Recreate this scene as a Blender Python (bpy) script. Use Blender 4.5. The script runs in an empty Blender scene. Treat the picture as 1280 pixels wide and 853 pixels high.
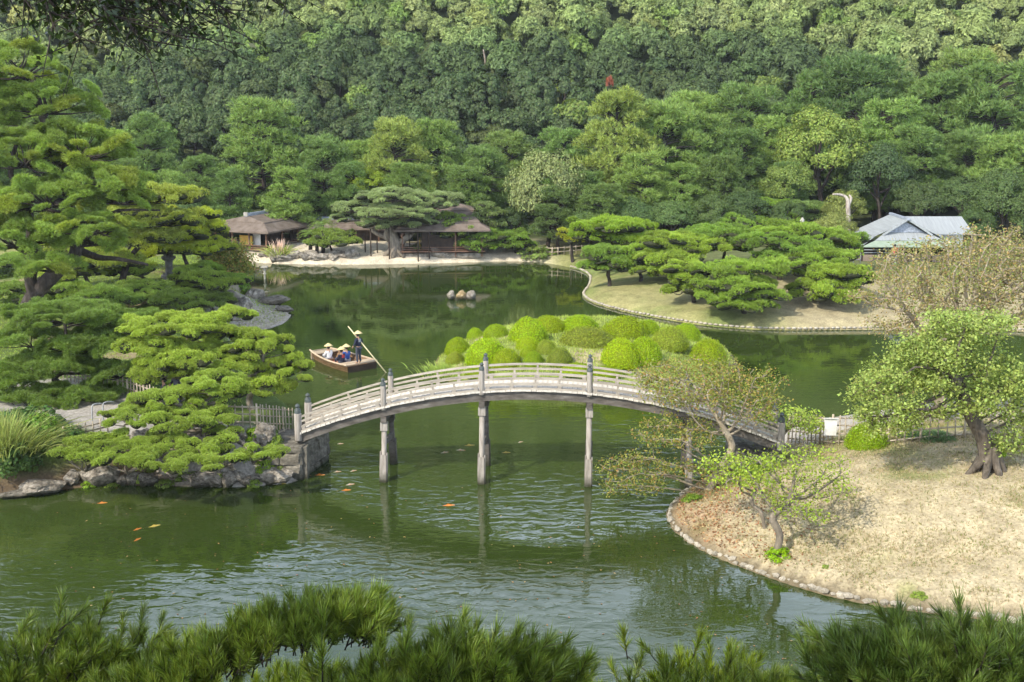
import bpy, bmesh, math, random
import numpy as np
from mathutils import Vector, Matrix, noise as mnoise

random.seed(7)
RNG = np.random.default_rng(7)
S = bpy.context.scene
COL = S.collection
PI = math.pi

# ------------------------------------------------------------------ camera
F_PX, HOR, EYE = 1500.0, 115.0, 15.0
PITCH = math.atan((426.5 - HOR) / F_PX)
cam_d = bpy.data.cameras.new('camera'); cam = bpy.data.objects.new('camera', cam_d); COL.objects.link(cam)
cam.location = (0, 0, EYE); cam.rotation_euler = (PI / 2 - PITCH, 0, 0)
cam_d.sensor_width = 36; cam_d.lens = F_PX / 1280 * 36
cam_d.clip_start = 0.05; cam_d.clip_end = 3000
S.camera = cam
# ------------------------------------------------------------------ world, sun, exposure
SUN_EL = math.radians(42); SUN_AZ = math.atan2(-0.70, -0.71)     # direction towards the sun (x, y)
sunv = Vector((math.sin(SUN_AZ) * math.cos(SUN_EL), math.cos(SUN_AZ) * math.cos(SUN_EL), math.sin(SUN_EL)))
w = bpy.data.worlds.new('World'); S.world = w; w.use_nodes = True
nt = w.node_tree; nt.nodes.clear()
sky = nt.nodes.new('ShaderNodeTexSky'); sky.sky_type = 'NISHITA'; sky.sun_disc = False
sky.sun_elevation = SUN_EL; sky.sun_rotation = SUN_AZ
sky.air_density = 1.2; sky.dust_density = 2.5; sky.ozone_density = 1.0
bg = nt.nodes.new('ShaderNodeBackground'); bg.inputs[1].default_value = 0.10
wo = nt.nodes.new('ShaderNodeOutputWorld')
nt.links.new(sky.outputs[0], bg.inputs[0])
# thin bright cloud all over the sky
tcw = nt.nodes.new('ShaderNodeTexCoord'); mpw = nt.nodes.new('ShaderNodeMapping'); mpw.inputs['Scale'].default_value = (1, 1, 2.2)
ncl = nt.nodes.new('ShaderNodeTexNoise'); ncl.inputs['Scale'].default_value = 2.6; ncl.inputs['Detail'].default_value = 7; ncl.inputs['Roughness'].default_value = .58
rcl = nt.nodes.new('ShaderNodeValToRGB'); rcl.color_ramp.elements[0].position = .38; rcl.color_ramp.elements[0].color = (1.65, 2.2, 3.1, 1); rcl.color_ramp.elements[1].position = .72; rcl.color_ramp.elements[1].color = (5.6, 6.0, 6.7, 1)
bg2 = nt.nodes.new('ShaderNodeBackground'); bg2.inputs[1].default_value = 0.10; adw = nt.nodes.new('ShaderNodeAddShader')
nt.links.new(tcw.outputs['Generated'], mpw.inputs[0]); nt.links.new(mpw.outputs[0], ncl.inputs['Vector']); nt.links.new(ncl.outputs[0], rcl.inputs[0]); 
# the cloud veil thickens towards the horizon, as a hazy sky does
spw = nt.nodes.new('ShaderNodeSeparateXYZ'); mzw = nt.nodes.new('ShaderNodeMapRange'); mzw.interpolation_type = 'SMOOTHSTEP'
mzw.inputs['From Min'].default_value = .15; mzw.inputs['From Max'].default_value = .62; mzw.inputs['To Min'].default_value = 8.6; mzw.inputs['To Max'].default_value = .55
mvw = nt.nodes.new('ShaderNodeVectorMath'); mvw.operation = 'SCALE'
nt.links.new(tcw.outputs['Generated'], spw.inputs[0]); nt.links.new(spw.outputs['Z'], mzw.inputs[0]); nt.links.new(rcl.outputs[0], mvw.inputs[0]); nt.links.new(mzw.outputs[0], mvw.inputs['Scale']); nt.links.new(mvw.outputs[0], bg2.inputs[0])
nt.links.new(bg.outputs[0], adw.inputs[0]); nt.links.new(bg2.outputs[0], adw.inputs[1]); nt.links.new(adw.outputs[0], wo.inputs[0])
sd_ = bpy.data.lights.new('sun', 'SUN'); sd_.energy = 4.4; sd_.angle = math.radians(0.53); sd_.color = (1.0, 0.93, 0.80)
sun = bpy.data.objects.new('sun', sd_); COL.objects.link(sun)
sun.rotation_euler = sunv.to_track_quat('Z', 'Y').to_euler(); sun.location = (-60, -60, 80)
S.view_settings.view_transform = 'Standard'; S.view_settings.look = 'None'
S.view_settings.gamma = 1; S.view_settings.use_curve_mapping = False
S.view_settings.exposure = 0.29
S.render.engine = 'CYCLES'
try:
    S.cycles.max_bounces = 8; S.cycles.diffuse_bounces = 4; S.cycles.glossy_bounces = 3
    S.cycles.transmission_bounces = 3; S.cycles.transparent_max_bounces = 4
    S.cycles.use_denoising = True; S.cycles.caustics_reflective = False; S.cycles.caustics_refractive = False
    S.cycles.sample_clamp_indirect = 4
except Exception:
    pass

# ------------------------------------------------------------------ survey: photo pixel -> place
_c, _s = math.cos(PITCH), math.sin(PITCH)
def _ray(px, py):
    u = (px - 640) / F_PX; v = (426.5 - py) / F_PX
    return u, _c + v * _s, -_s + v * _c
def G(px, py, z=0.0):
    x, y, q = _ray(px, py); t = (z - EYE) / q
    return (x * t, y * t, z)
def P(px, py, Y):
    x, y, q = _ray(px, py); t = Y / y
    return (x * t, Y, EYE + q * t)
def ppm(Y):           # pixels of the photo per metre at forward distance Y
    return F_PX / Y * 0.985

# ------------------------------------------------------------------ materials
def newmat(name):
    m = bpy.data.materials.new(name); m.use_nodes = True
    n = m.node_tree.nodes; b = n['Principled BSDF']
    return m, n, m.node_tree.links, b
def N(n, t, **k):
    o = n.new(t)
    for a, v in k.items(): setattr(o, a, v)
    return o
def ramp(n, stops):
    r = n.new('ShaderNodeValToRGB'); e = r.color_ramp.elements
    while len(e) < len(stops): e.new(0.5)
    for i, (p, c) in enumerate(stops):
        e[i].position = p; e[i].color = (*c, 1)
    return r
def noisy(name, stops, scale=4.0, rough=0.8, bump=0.3, bscale=None, stretch=None, detail=6, spec=0.3, dist=0.02, obj_rand=0.0):
    m, n, l, b = newmat(name)
    tc = N(n, 'ShaderNodeTexCoord'); mp = N(n, 'ShaderNodeMapping'); l.new(tc.outputs['Object'], mp.inputs[0])
    if stretch: mp.inputs['Scale'].default_value = stretch
    nz = N(n, 'ShaderNodeTexNoise'); nz.inputs['Scale'].default_value = scale; nz.inputs['Detail'].default_value = detail
    nz.inputs['Roughness'].default_value = 0.62
    l.new(mp.outputs[0], nz.inputs['Vector'])
    r = ramp(n, stops); l.new(nz.outputs[0], r.inputs[0])
    src = r.outputs[0]
    if obj_rand:
        oi = N(n, 'ShaderNodeObjectInfo'); hs = N(n, 'ShaderNodeHueSaturation')
        mr = N(n, 'ShaderNodeMapRange'); mr.inputs['To Min'].default_value = 1 - obj_rand; mr.inputs['To Max'].default_value = 1 + obj_rand
        l.new(oi.outputs['Random'], mr.inputs[0]); l.new(mr.outputs[0], hs.inputs['Value']); l.new(src, hs.inputs['Color']); src = hs.outputs[0]
    l.new(src, b.inputs['Base Color'])
    b.inputs['Roughness'].default_value = rough; b.inputs['Specular IOR Level'].default_value = spec
    if bump:
        n2 = N(n, 'ShaderNodeTexNoise'); n2.inputs['Scale'].default_value = bscale or scale * 3; n2.inputs['Detail'].default_value = 5
        l.new(mp.outputs[0], n2.inputs['Vector'])
        bp = N(n, 'ShaderNodeBump'); bp.inputs['Strength'].default_value = bump; bp.inputs['Distance'].default_value = dist
        l.new(n2.outputs[0], bp.inputs['Height']); l.new(bp.outputs[0], b.inputs['Normal'])
    return m

def leaf_material(name, trans=0.32, vary=0.45, hue=0.02, rough=0.55, spec=0.25, ramp_stops=None, gain=1.75):
    """leaf colour = colour of the object (its species, some with shade painted in), varied from leaf to leaf"""
    m, n, l, b = newmat(name)
    oi = N(n, 'ShaderNodeObjectInfo'); ge = N(n, 'ShaderNodeNewGeometry')
    hs = N(n, 'ShaderNodeHueSaturation')
    mr = N(n, 'ShaderNodeMapRange'); mr.inputs['To Min'].default_value = (1 - vary) * gain; mr.inputs['To Max'].default_value = (1 + vary) * gain
    l.new(ge.outputs['Random Per Island'], mr.inputs[0]); l.new(mr.outputs[0], hs.inputs['Value'])
    mh = N(n, 'ShaderNodeMath', operation='MULTIPLY'); mh.inputs[1].default_value = 7.31
    l.new(ge.outputs['Random Per Island'], mh.inputs[0])
    mf = N(n, 'ShaderNodeMath', operation='FRACT'); l.new(mh.outputs[0], mf.inputs[0])
    mr2 = N(n, 'ShaderNodeMapRange'); h0 = .5 if ramp_stops else .488
    mr2.inputs['To Min'].default_value = h0 - hue; mr2.inputs['To Max'].default_value = h0 + hue; hs.inputs['Saturation'].default_value = 1.0 if ramp_stops else 1.07
    l.new(mf.outputs[0], mr2.inputs[0]); l.new(mr2.outputs[0], hs.inputs['Hue'])
    if ramp_stops:
        r = ramp(n, ramp_stops); r.color_ramp.interpolation = 'CONSTANT' if len(ramp_stops) > 3 else 'LINEAR'
        l.new(mf.outputs[0], r.inputs[0]); l.new(r.outputs[0], hs.inputs['Color'])
    else:
        l.new(oi.outputs['Color'], hs.inputs['Color'])
    l.new(hs.outputs[0], b.inputs['Base Color'])
    b.inputs['Roughness'].default_value = rough; b.inputs['Specular IOR Level'].default_value = spec
    tr = N(n, 'ShaderNodeBsdfTranslucent')
    h2 = N(n, 'ShaderNodeHueSaturation'); h2.inputs['Hue'].default_value = 0.485; h2.inputs['Saturation'].default_value = 1.1; h2.inputs['Value'].default_value = 1.25
    l.new(hs.outputs[0], h2.inputs['Color']); l.new(h2.outputs[0], tr.inputs['Color'])
    mx = N(n, 'ShaderNodeMixShader'); mx.inputs[0].default_value = trans
    out = n['Material Output']
    l.new(b.outputs[0], mx.inputs[1]); l.new(tr.outputs[0], mx.inputs[2]); l.new(mx.outputs[0], out.inputs[0])
    return m

M = {}
M['leaf'] = leaf_material('leaf', 0.36, 0.45, 0.018)
M['needle'] = leaf_material('pine_needle', 0.32, 0.42, 0.015, 0.5, 0.3)
M['longneedle'] = leaf_material('long_pine_needle', 0.25, 0.55, 0.02, 0.35, 0.5, gain=1.2)
M['autumn'] = leaf_material('autumn_leaf', 0.4, 0.35, 0.01, gain=1.25, ramp_stops=[(0, (.17, .215, .045)), (.38, (.235, .245, .055)), (.66, (.30, .235, .065)), (.84, (.33, .19, .07)), (.93, (.12, .19, .03))])
M['bare'] = leaf_material('dry_leaf', 0.35, 0.35, 0.01, gain=1.1, ramp_stops=[(0, (.32, .28, .11)), (.25, (.35, .28, .14)), (.45, (.26, .27, .08)), (.68, (.38, .26, .09)), (.78, (.20, .25, .06))])
M['bark'] = noisy('pine_bark', [(.3, (.016, .012, .009)), (.55, (.048, .038, .031)), (.8, (.115, .095, .08))], 5, .9, .9, 9, (1, 1, .35), dist=.05)
M['palebark'] = noisy('pale_bark', [(.3, (.10, .085, .065)), (.6, (.26, .22, .17)), (.85, (.42, .37, .30))], 5, .85, .6, 9, (1, 1, .4), dist=.03)
M['greybark'] = noisy('furrowed_grey_bark', [(.3, (.035, .028, .021)), (.55, (.12, .10, .078)), (.8, (.24, .205, .165))], 5, .9, 1.0, 10, (1, 1, .3), dist=.06)
M['tanbark'] = noisy('smooth_tan_bark', [(.3, (.19, .155, .105)), (.6, (.35, .295, .215)), (.85, (.47, .42, .33))], 4, .8, .4, 8, dist=.02)
M['wood'] = noisy('weathered_wood', [(.25, (.20, .172, .14)), (.5, (.36, .32, .265)), (.8, (.50, .45, .385))], 3, .85, .35, 14, (.6, 5, 5), dist=.01, obj_rand=.1)
M['deckwood'] = noisy('bleached_plank', [(.25, (.48, .44, .38)), (.55, (.65, .605, .53)), (.85, (.75, .71, .64))], 3, .85, .3, 14, (5, .7, 5), dist=.01, obj_rand=.12)
M['shadewood'] = noisy('shaded_old_wood', [(.25, (.05, .043, .036)), (.55, (.13, .115, .10)), (.85, (.27, .25, .225))], 2.2, .85, .4, 12, (1, 3, 3), dist=.012)  # under-deck timber, colour darkened for the shade of the deck
M['pilewood'] = noisy('pile_wood', [(.25, (.15, .13, .11)), (.5, (.30, .27, .235)), (.8, (.46, .42, .37))], 3.2, .85, .45, 12, (4, 4, .5), dist=.012)
def waterline(m, top=.22):
    # damp, algae darkened foot of whatever stands in the pond
    n, l = m.node_tree.nodes, m.node_tree.links; b = n['Principled BSDF']; src = b.inputs['Base Color'].links[0].from_socket
    ge = N(n, 'ShaderNodeNewGeometry'); sp = N(n, 'ShaderNodeSeparateXYZ'); l.new(ge.outputs['Position'], sp.inputs[0])
    nz = N(n, 'ShaderNodeTexNoise'); nz.inputs['Scale'].default_value = 5; l.new(ge.outputs['Position'], nz.inputs['Vector'])
    ad = N(n, 'ShaderNodeMath', operation='MULTIPLY_ADD'); ad.inputs[1].default_value = -.35; l.new(nz.outputs[0], ad.inputs[0]); l.new(sp.outputs['Z'], ad.inputs[2])
    mr = N(n, 'ShaderNodeMapRange'); mr.inputs['From Min'].default_value = -.15; mr.inputs['From Max'].default_value = top; l.new(ad.outputs[0], mr.inputs[0])
    mx = N(n, 'ShaderNodeMix', data_type='RGBA'); mx.inputs['A'].default_value = (.035, .036, .02, 1); l.new(mr.outputs[0], mx.inputs['Factor']); l.new(src, mx.inputs['B']); l.new(mx.outputs['Result'], b.inputs['Base Color'])
waterline(M['pilewood'], .3); waterline(M['shadewood'], .3)
M['bronze'] = noisy('patinated_bronze', [(.3, (.04, .047, .046)), (.7, (.105, .125, .12))], 9, .5, .1)
M['bamboo'] = noisy('dry_bamboo', [(.3, (.27, .22, .155)), (.6, (.45, .385, .29)), (.85, (.58, .51, .41))], 6, .65, .1, obj_rand=.25)
M['rock'] = noisy('shore_rock', [(.30, (.07, .062, .05)), (.44, (.20, .175, .14)), (.56, (.33, .295, .245)), (.72, (.47, .43, .37))], 2.6, .92, 1.0, 7, dist=.12, detail=10, obj_rand=.25)
M['goldrock'] = noisy('golden_rock', [(.3, (.10, .08, .05)), (.5, (.31, .22, .10)), (.75, (.46, .42, .34))], 2.6, .9, .7, 6, dist=.06)  # brown, gold and grey patches mixed by noise
M['stone'] = noisy('wall_stone', [(.28, (.055, .05, .042)), (.55, (.17, .155, .125)), (.8, (.33, .30, .245))], 3, .9, .7, 8, dist=.04, obj_rand=.35)
M['edge'] = noisy('edge_stone', [(.28, (.20, .175, .135)), (.55, (.38, .34, .27)), (.8, (.52, .47, .39))], 4, .9, .6, 9, dist=.03, obj_rand=.25)
for k_ in ('rock', 'stone', 'goldrock'): waterline(M[k_], .12)
M['lantern'] = noisy('lantern_granite', [(.3, (.07, .07, .062)), (.6, (.16, .155, .14)), (.85, (.27, .26, .24))], 4, .9, .5, 9, dist=.02)
M['palestone'] = noisy('pale_granite', [(.3, (.25, .23, .19)), (.6, (.42, .40, .35)), (.85, (.52, .5, .45))], 4, .9, .4, 9, dist=.02)
M['roof'] = noisy('bark_shingle_roof', [(.25, (.085, .064, .048)), (.5, (.155, .122, .097)), (.8, (.215, .175, .145))], 1.6, .9, .6, 10, (1, 1, 1), dist=.03)
M['ridge'] = noisy('ridge_tile', [(.3, (.14, .155, .18)), (.7, (.36, .40, .47))], 7, .6, .3, dist=.02)
M['darkwood'] = noisy('stained_timber', [(.3, (.018, .012, .008)), (.7, (.065, .042, .028))], 3, .7, .2)
M['redwood'] = noisy('brown_timber', [(.3, (.10, .055, .035)), (.7, (.22, .125, .08))], 3, .7, .2)
M['plaster'] = noisy('white_plaster', [(.3, (.62, .59, .52)), (.7, (.74, .71, .64))], 2, .9, .1)
M['gold'] = noisy('ochre_screen', [(.3, (.55, .33, .06)), (.7, (.72, .46, .10))], 2, .8, .05)
M['brownwall'] = noisy('brown_wall', [(.3, (.20, .15, .115)), (.7, (.30, .235, .185))], 2, .85, .1)
M['metalroof'] = noisy('pale_metal_roof', [(.3, (.235, .25, .255)), (.7, (.335, .355, .36))], 1.2, .5, .15, 4, (8, .5, .5), dist=.01)
M['greeneave'] = noisy('green_awning', [(.3, (.22, .28, .205)), (.7, (.31, .37, .28))], 2, .7, .1)
M['white'] = noisy('white_paint', [(.3, (.72, .72, .70)), (.7, (.82, .82, .80))], 2, .7, .05)
M['glass'] = noisy('window_glass', [(.3, (.02, .025, .028)), (.7, (.05, .06, .065))], 2, .08, 0, spec=.5)
M['boat'] = noisy('boat_plank', [(.25, (.085, .045, .022)), (.5, (.20, .118, .06)), (.8, (.40, .275, .165))], 2.5, .7, .3, 9, (1, 5, 5), dist=.012, obj_rand=.2)
M['boattop'] = noisy('boat_gunwale', [(.25, (.30, .22, .145)), (.55, (.46, .36, .25)), (.85, (.58, .48, .36))], 3, .75, .2, 9, dist=.01)
M['redmat'] = noisy('red_mat', [(.3, (.30, .055, .03)), (.7, (.46, .10, .05))], 6, .9, .1)
M['straw'] = noisy('woven_straw', [(.3, (.55, .41, .19)), (.7, (.76, .62, .36))], 20, .8, .2, dist=.005)
M['pole'] = noisy('bamboo_punt', [(.3, (.55, .47, .28)), (.7, (.70, .63, .42))], 8, .6, .05)
M['skin'] = noisy('skin', [(.3, (.38, .21, .135)), (.7, (.46, .27, .18))], 5, .55, 0)
M['hair'] = noisy('black_hair', [(.3, (.008, .006, .005)), (.7, (.025, .02, .017))], 30, .5, .2)
M['navy'] = noisy('navy_cotton', [(.3, (.012, .015, .033)), (.7, (.03, .035, .065))], 8, .9, .2, dist=.01)
M['slate'] = noisy('slate_cotton', [(.3, (.04, .045, .065)), (.7, (.075, .08, .105))], 8, .9, .2, dist=.01)
M['blue'] = noisy('blue_cotton', [(.3, (.025, .06, .24)), (.7, (.05, .11, .36))], 8, .9, .2, dist=.01)
M['whitecloth'] = noisy('white_cotton', [(.3, (.66, .66, .66)), (.7, (.80, .80, .79))], 8, .9, .2, dist=.01)
M['redcloth'] = noisy('red_cotton', [(.3, (.46, .05, .06)), (.7, (.62, .10, .10))], 8, .9, .2, dist=.01)
M['greycloth'] = noisy('grey_cotton', [(.3, (.25, .26, .28)), (.7, (.36, .37, .39))], 8, .9, .2, dist=.01)
M['fish'] = noisy('orange_koi', [(.35, (.44, .12, .02)), (.6, (.60, .24, .06)), (.75, (.55, .45, .33))], 5, .35, 0)
M['fishy'] = noisy('yellow_koi', [(.3, (.36, .27, .05)), (.7, (.50, .38, .11))], 5, .35, 0)
M['fishw'] = noisy('white_koi', [(.42, (.45, .43, .36)), (.58, (.46, .19, .07))], 3, .35, 0)
M['steel'] = noisy('grey_steel', [(.3, (.28, .29, .29)), (.7, (.38, .39, .39))], 5, .45, 0)
M['snag'] = noisy('bleached_snag', [(.3, (.16, .13, .10)), (.55, (.40, .35, .29)), (.8, (.55, .50, .43))], 3, .85, .6, 9, (2, 2, .5), dist=.04)
M['cycad'] = M['leaf']

def ground_material(name, bump=.5, scale=1.2):
    """soil kind comes from the sheet's 'kind' colour; mottled by noise"""
    m, n, l, b = newmat(name)
    at = N(n, 'ShaderNodeAttribute', attribute_name='kind')
    tc = N(n, 'ShaderNodeTexCoord')
    a = N(n, 'ShaderNodeTexNoise'); a.inputs['Scale'].default_value = scale; a.inputs['Detail'].default_value = 9; a.inputs['Roughness'].default_value = .7
    l.new(tc.outputs['Object'], a.inputs['Vector'])
    mr = N(n, 'ShaderNodeMapRange'); mr.inputs['From Min'].default_value = .3; mr.inputs['From Max'].default_value = .7
    mr.inputs['To Min'].default_value = .66; mr.inputs['To Max'].default_value = 1.3; l.new(a.outputs[0], mr.inputs[0])
    c2 = N(n, 'ShaderNodeTexNoise'); c2.inputs['Scale'].default_value = scale * 9; c2.inputs['Detail'].default_value = 6
    l.new(tc.outputs['Object'], c2.inputs['Vector'])
    mr2 = N(n, 'ShaderNodeMapRange'); mr2.inputs['From Min'].default_value = .3; mr2.inputs['From Max'].default_value = .7
    mr2.inputs['To Min'].default_value = .72; mr2.inputs['To Max'].default_value = 1.25; l.new(c2.outputs[0], mr2.inputs[0])
    mm = N(n, 'ShaderNodeMath', operation='MULTIPLY'); l.new(mr.outputs[0], mm.inputs[0]); l.new(mr2.outputs[0], mm.inputs[1])
    hs = N(n, 'ShaderNodeHueSaturation'); l.new(at.outputs['Color'], hs.inputs['Color']); l.new(mm.outputs[0], hs.inputs['Value'])
    l.new(hs.outputs[0], b.inputs['Base Color']); b.inputs['Roughness'].default_value = .95; b.inputs['Specular IOR Level'].default_value = .1
    bp = N(n, 'ShaderNodeBump'); bp.inputs['Strength'].default_value = bump; bp.inputs['Distance'].default_value = .06
    l.new(c2.outputs[0], bp.inputs['Height']); l.new(bp.outputs[0], b.inputs['Normal'])
    return m
M['ground'] = ground_material('ground_soil')

def water_material():
    m, n, l, b = newmat('pond_water')
    tc = N(n, 'ShaderNodeTexCoord')
    big = N(n, 'ShaderNodeTexNoise'); big.inputs['Scale'].default_value = .06; big.inputs['Detail'].default_value = 3
    l.new(tc.outputs['Object'], big.inputs['Vector'])
    r = ramp(n, [(.35, (.024, .041, .007)), (.65, (.038, .057, .013))]); l.new(big.outputs[0], r.inputs[0])
    l.new(r.outputs[0], b.inputs['Base Color'])
    b.inputs['Roughness'].default_value = .03; b.inputs['IOR'].default_value = 1.40; b.inputs['Specular IOR Level'].default_value = .5
    mp = N(n, 'ShaderNodeMapping'); mp.inputs['Scale'].default_value = (.85, 1.55, 1); l.new(tc.outputs['Object'], mp.inputs[0])
    w1 = N(n, 'ShaderNodeTexNoise'); w1.inputs['Scale'].default_value = 1.55; w1.inputs['Detail'].default_value = 2.5; w1.inputs['Roughness'].default_value = .5
    w1.inputs['Distortion'].default_value = .6
    l.new(mp.outputs[0], w1.inputs['Vector'])
    pt = N(n, 'ShaderNodeTexNoise'); pt.inputs['Scale'].default_value = .11; pt.inputs['Detail'].default_value = 2
    l.new(tc.outputs['Object'], pt.inputs['Vector'])
    mr = N(n, 'ShaderNodeMapRange'); mr.inputs['From Min'].default_value = .4; mr.inputs['From Max'].default_value = .62
    mr.inputs['To Min'].default_value = .28; mr.inputs['To Max'].default_value = 1.0; l.new(pt.outputs[0], mr.inputs[0])
    # the far water lies calmer than the water round the bridge
    sp = N(n, 'ShaderNodeSeparateXYZ'); l.new(tc.outputs['Object'], sp.inputs[0])
    mr3 = N(n, 'ShaderNodeMapRange'); mr3.inputs['From Min'].default_value = 48; mr3.inputs['From Max'].default_value = 72
    mr3.inputs['To Min'].default_value = 1.0; mr3.inputs['To Max'].default_value = .13; l.new(sp.outputs['Y'], mr3.inputs[0])
    mu = N(n, 'ShaderNodeMath', operation='MULTIPLY'); l.new(mr.outputs[0], mu.inputs[0]); l.new(mr3.outputs[0], mu.inputs[1])
    mu2 = N(n, 'ShaderNodeMath', operation='MULTIPLY'); l.new(mu.outputs[0], mu2.inputs[0]); l.new(w1.outputs[0], mu2.inputs[1])
    bp = N(n, 'ShaderNodeBump'); bp.inputs['Strength'].default_value = 1.0; bp.inputs['Distance'].default_value = .032
    l.new(mu2.outputs[0], bp.inputs['Height']); l.new(bp.outputs[0], b.inputs['Normal'])
    return m
M['water'] = water_material()

# ------------------------------------------------------------------ mesh helpers
def raw_mesh(name, V, faces, mats, smooth=False, mi=None):
    """faces: list of numpy arrays (n,3) or (n,4)"""
    me = bpy.data.meshes.new(name)
    V = np.asarray(V, np.float32)
    if not isinstance(faces, (list, tuple)): faces = [faces]
    faces = [np.asarray(f, np.int32) for f in faces if len(f)]
    me.vertices.add(len(V)); me.vertices.foreach_set('co', V.ravel())
    nl = sum(f.size for f in faces); npg = sum(len(f) for f in faces)
    me.loops.add(nl); me.polygons.add(npg)
    me.loops.foreach_set('vertex_index', np.concatenate([f.ravel() for f in faces]))
    tot = np.concatenate([np.full(len(f), f.shape[1], np.int32) for f in faces])
    st = np.concatenate([[0], np.cumsum(tot)[:-1]]).astype(np.int32)
    me.polygons.foreach_set('loop_start', st)
    try: me.polygons.foreach_set('loop_total', tot)
    except Exception: pass
    if not isinstance(mats, (list, tuple)): mats = [mats]
    for mt in mats: me.materials.append(mt)
    if mi is not None: me.polygons.foreach_set('material_index', np.asarray(mi, np.int32))
    if smooth: me.polygons.foreach_set('use_smooth', np.ones(npg, bool))
    me.update(calc_edges=True); me.validate()
    return me

class MB:
    """collects boxes, tubes, lathes for ONE mesh"""
    def __init__(s): s.v = []; s.f = []; s.n = 0
    def add(s, V, Fs):
        V = np.asarray(V, float); s.v.append(V)
        for f in Fs: s.f.append(tuple(int(i) + s.n for i in f))
        s.n += len(V)
    def box(s, c, size, R=None):
        hx, hy, hz = [q / 2 for q in size]
        V = np.array([(x, y, z) for x in (-hx, hx) for y in (-hy, hy) for z in (-hz, hz)])
        if R is not None: V = V @ np.array(R).T
        s.add(V + np.array(c), [(0, 1, 3, 2), (4, 6, 7, 5), (0, 4, 5, 1), (2, 3, 7, 6), (0, 2, 6, 4), (1, 5, 7, 3)])
    def bar(s, a, b, wd, h=None, up=(0, 0, 1)):
        a = Vector(a); b = Vector(b); d = (b - a); L = d.length; d.normalize()
        upv = Vector(up)
        if abs(d.dot(upv)) > .98: upv = Vector((0, 1, 0))
        sx = d.cross(upv).normalized(); u = sx.cross(d).normalized()
        R = np.array([[d.x, sx.x, u.x], [d.y, sx.y, u.y], [d.z, sx.z, u.z]])
        s.box((a + b) / 2, (L, wd, h or wd), R)
    def tube(s, pts, rad, n=6, caps=True):
        V, Fs = tube(pts, rad, n, caps); s.add(V, Fs)
    def lathe(s, prof, n=12, c=(0, 0, 0)):
        V = []; Fs = []
        for r, z in prof:
            for k in range(n):
                a = 2 * PI * k / n; V.append((c[0] + r * math.cos(a), c[1] + r * math.sin(a), c[2] + z))
        m = len(prof)
        for i in range(m - 1):
            for k in range(n):
                k2 = (k + 1) % n; Fs.append((i * n + k, i * n + k2, (i + 1) * n + k2, (i + 1) * n + k))
        Fs.append(tuple(range(n))[::-1]); Fs.append(tuple((m - 1) * n + k for k in range(n)))
        s.add(V, Fs)
    def mesh(s, name, mat, smooth=False):
        me = bpy.data.meshes.new(name); me.from_pydata(np.concatenate(s.v).tolist(), [], s.f)
        for mt in (mat if isinstance(mat, (list, tuple)) else [mat]): me.materials.append(mt)
        if smooth:
            for p in me.polygons: p.use_smooth = len(p.vertices) == 4
        me.update(); return me

def tube(pts, rad, n=6, caps=True):
    pts = [Vector(p) for p in pts]; m = len(pts)
    if not hasattr(rad, '__len__'): rad = [rad] * m
    V = []; Fs = []; ref = None
    for i, p in enumerate(pts):
        d = (pts[min(i + 1, m - 1)] - pts[max(i - 1, 0)]).normalized()
        if ref is None:
            ref = d.cross(Vector((0, 0, 1)) if abs(d.z) < .9 else Vector((1, 0, 0))).normalized()
        ref = (ref - d * ref.dot(d)).normalized(); q = d.cross(ref)
        for k in range(n):
            a = 2 * PI * k / n; V.append(p + (ref * math.cos(a) + q * math.sin(a)) * rad[i])
    for i in range(m - 1):
        for k in range(n):
            k2 = (k + 1) % n; Fs.append((i * n + k, i * n + k2, (i + 1) * n + k2, (i + 1) * n + k))
    if caps:
        Fs.append(tuple(range(n))[::-1]); Fs.append(tuple((m - 1) * n + k for k in range(n)))
    return [tuple(v) for v in V], Fs
def smooth_path(pts, sub=3):
    pts = [Vector(p) for p in pts]; out = []
    for i in range(len(pts) - 1):
        p0 = pts[max(i - 1, 0)]; p1 = pts[i]; p2 = pts[i + 1]; p3 = pts[min(i + 2, len(pts) - 1)]
        for k in range(sub):
            t = k / sub
            out.append(.5 * ((2 * p1) + (p2 - p0) * t + (2 * p0 - 5 * p1 + 4 * p2 - p3) * t * t + (3 * p1 - p0 - 3 * p2 + p3) * t ** 3))
    out.append(pts[-1]); return out
def lin(a, b, n): return [a + (b - a) * i / (n - 1) for i in range(n)]

def obj(name, me, parent=None, loc=None, rot=None, scale=None, color=None):
    o = bpy.data.objects.new(name, me); COL.objects.link(o)
    if parent is not None: o.parent = parent
    if loc is not None: o.location = loc
    if rot is not None: o.rotation_euler = rot
    if scale is not None: o.scale = scale
    if color is not None: o.color = (*color, 1)
    return o
def tag(o, label, cat, group=None):
    o['label'] = label; o['category'] = cat
    if group: o['group'] = group
    return o
def empty(name, loc, label, cat, group=None, rz=0):
    o = bpy.data.objects.new(name, None); COL.objects.link(o); o.location = loc; o.rotation_euler = (0, 0, rz)
    o.empty_display_size = .3
    return tag(o, label, cat, group)
def structure(o): o['kind'] = 'structure'; return o
def stuff(o, label=None, cat=None):
    o['kind'] = 'stuff'
    if label: o['label'] = label
    if cat: o['category'] = cat
    return o
def nrm(a): return a / np.maximum(np.linalg.norm(a, axis=-1, keepdims=True), 1e-9)

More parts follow.
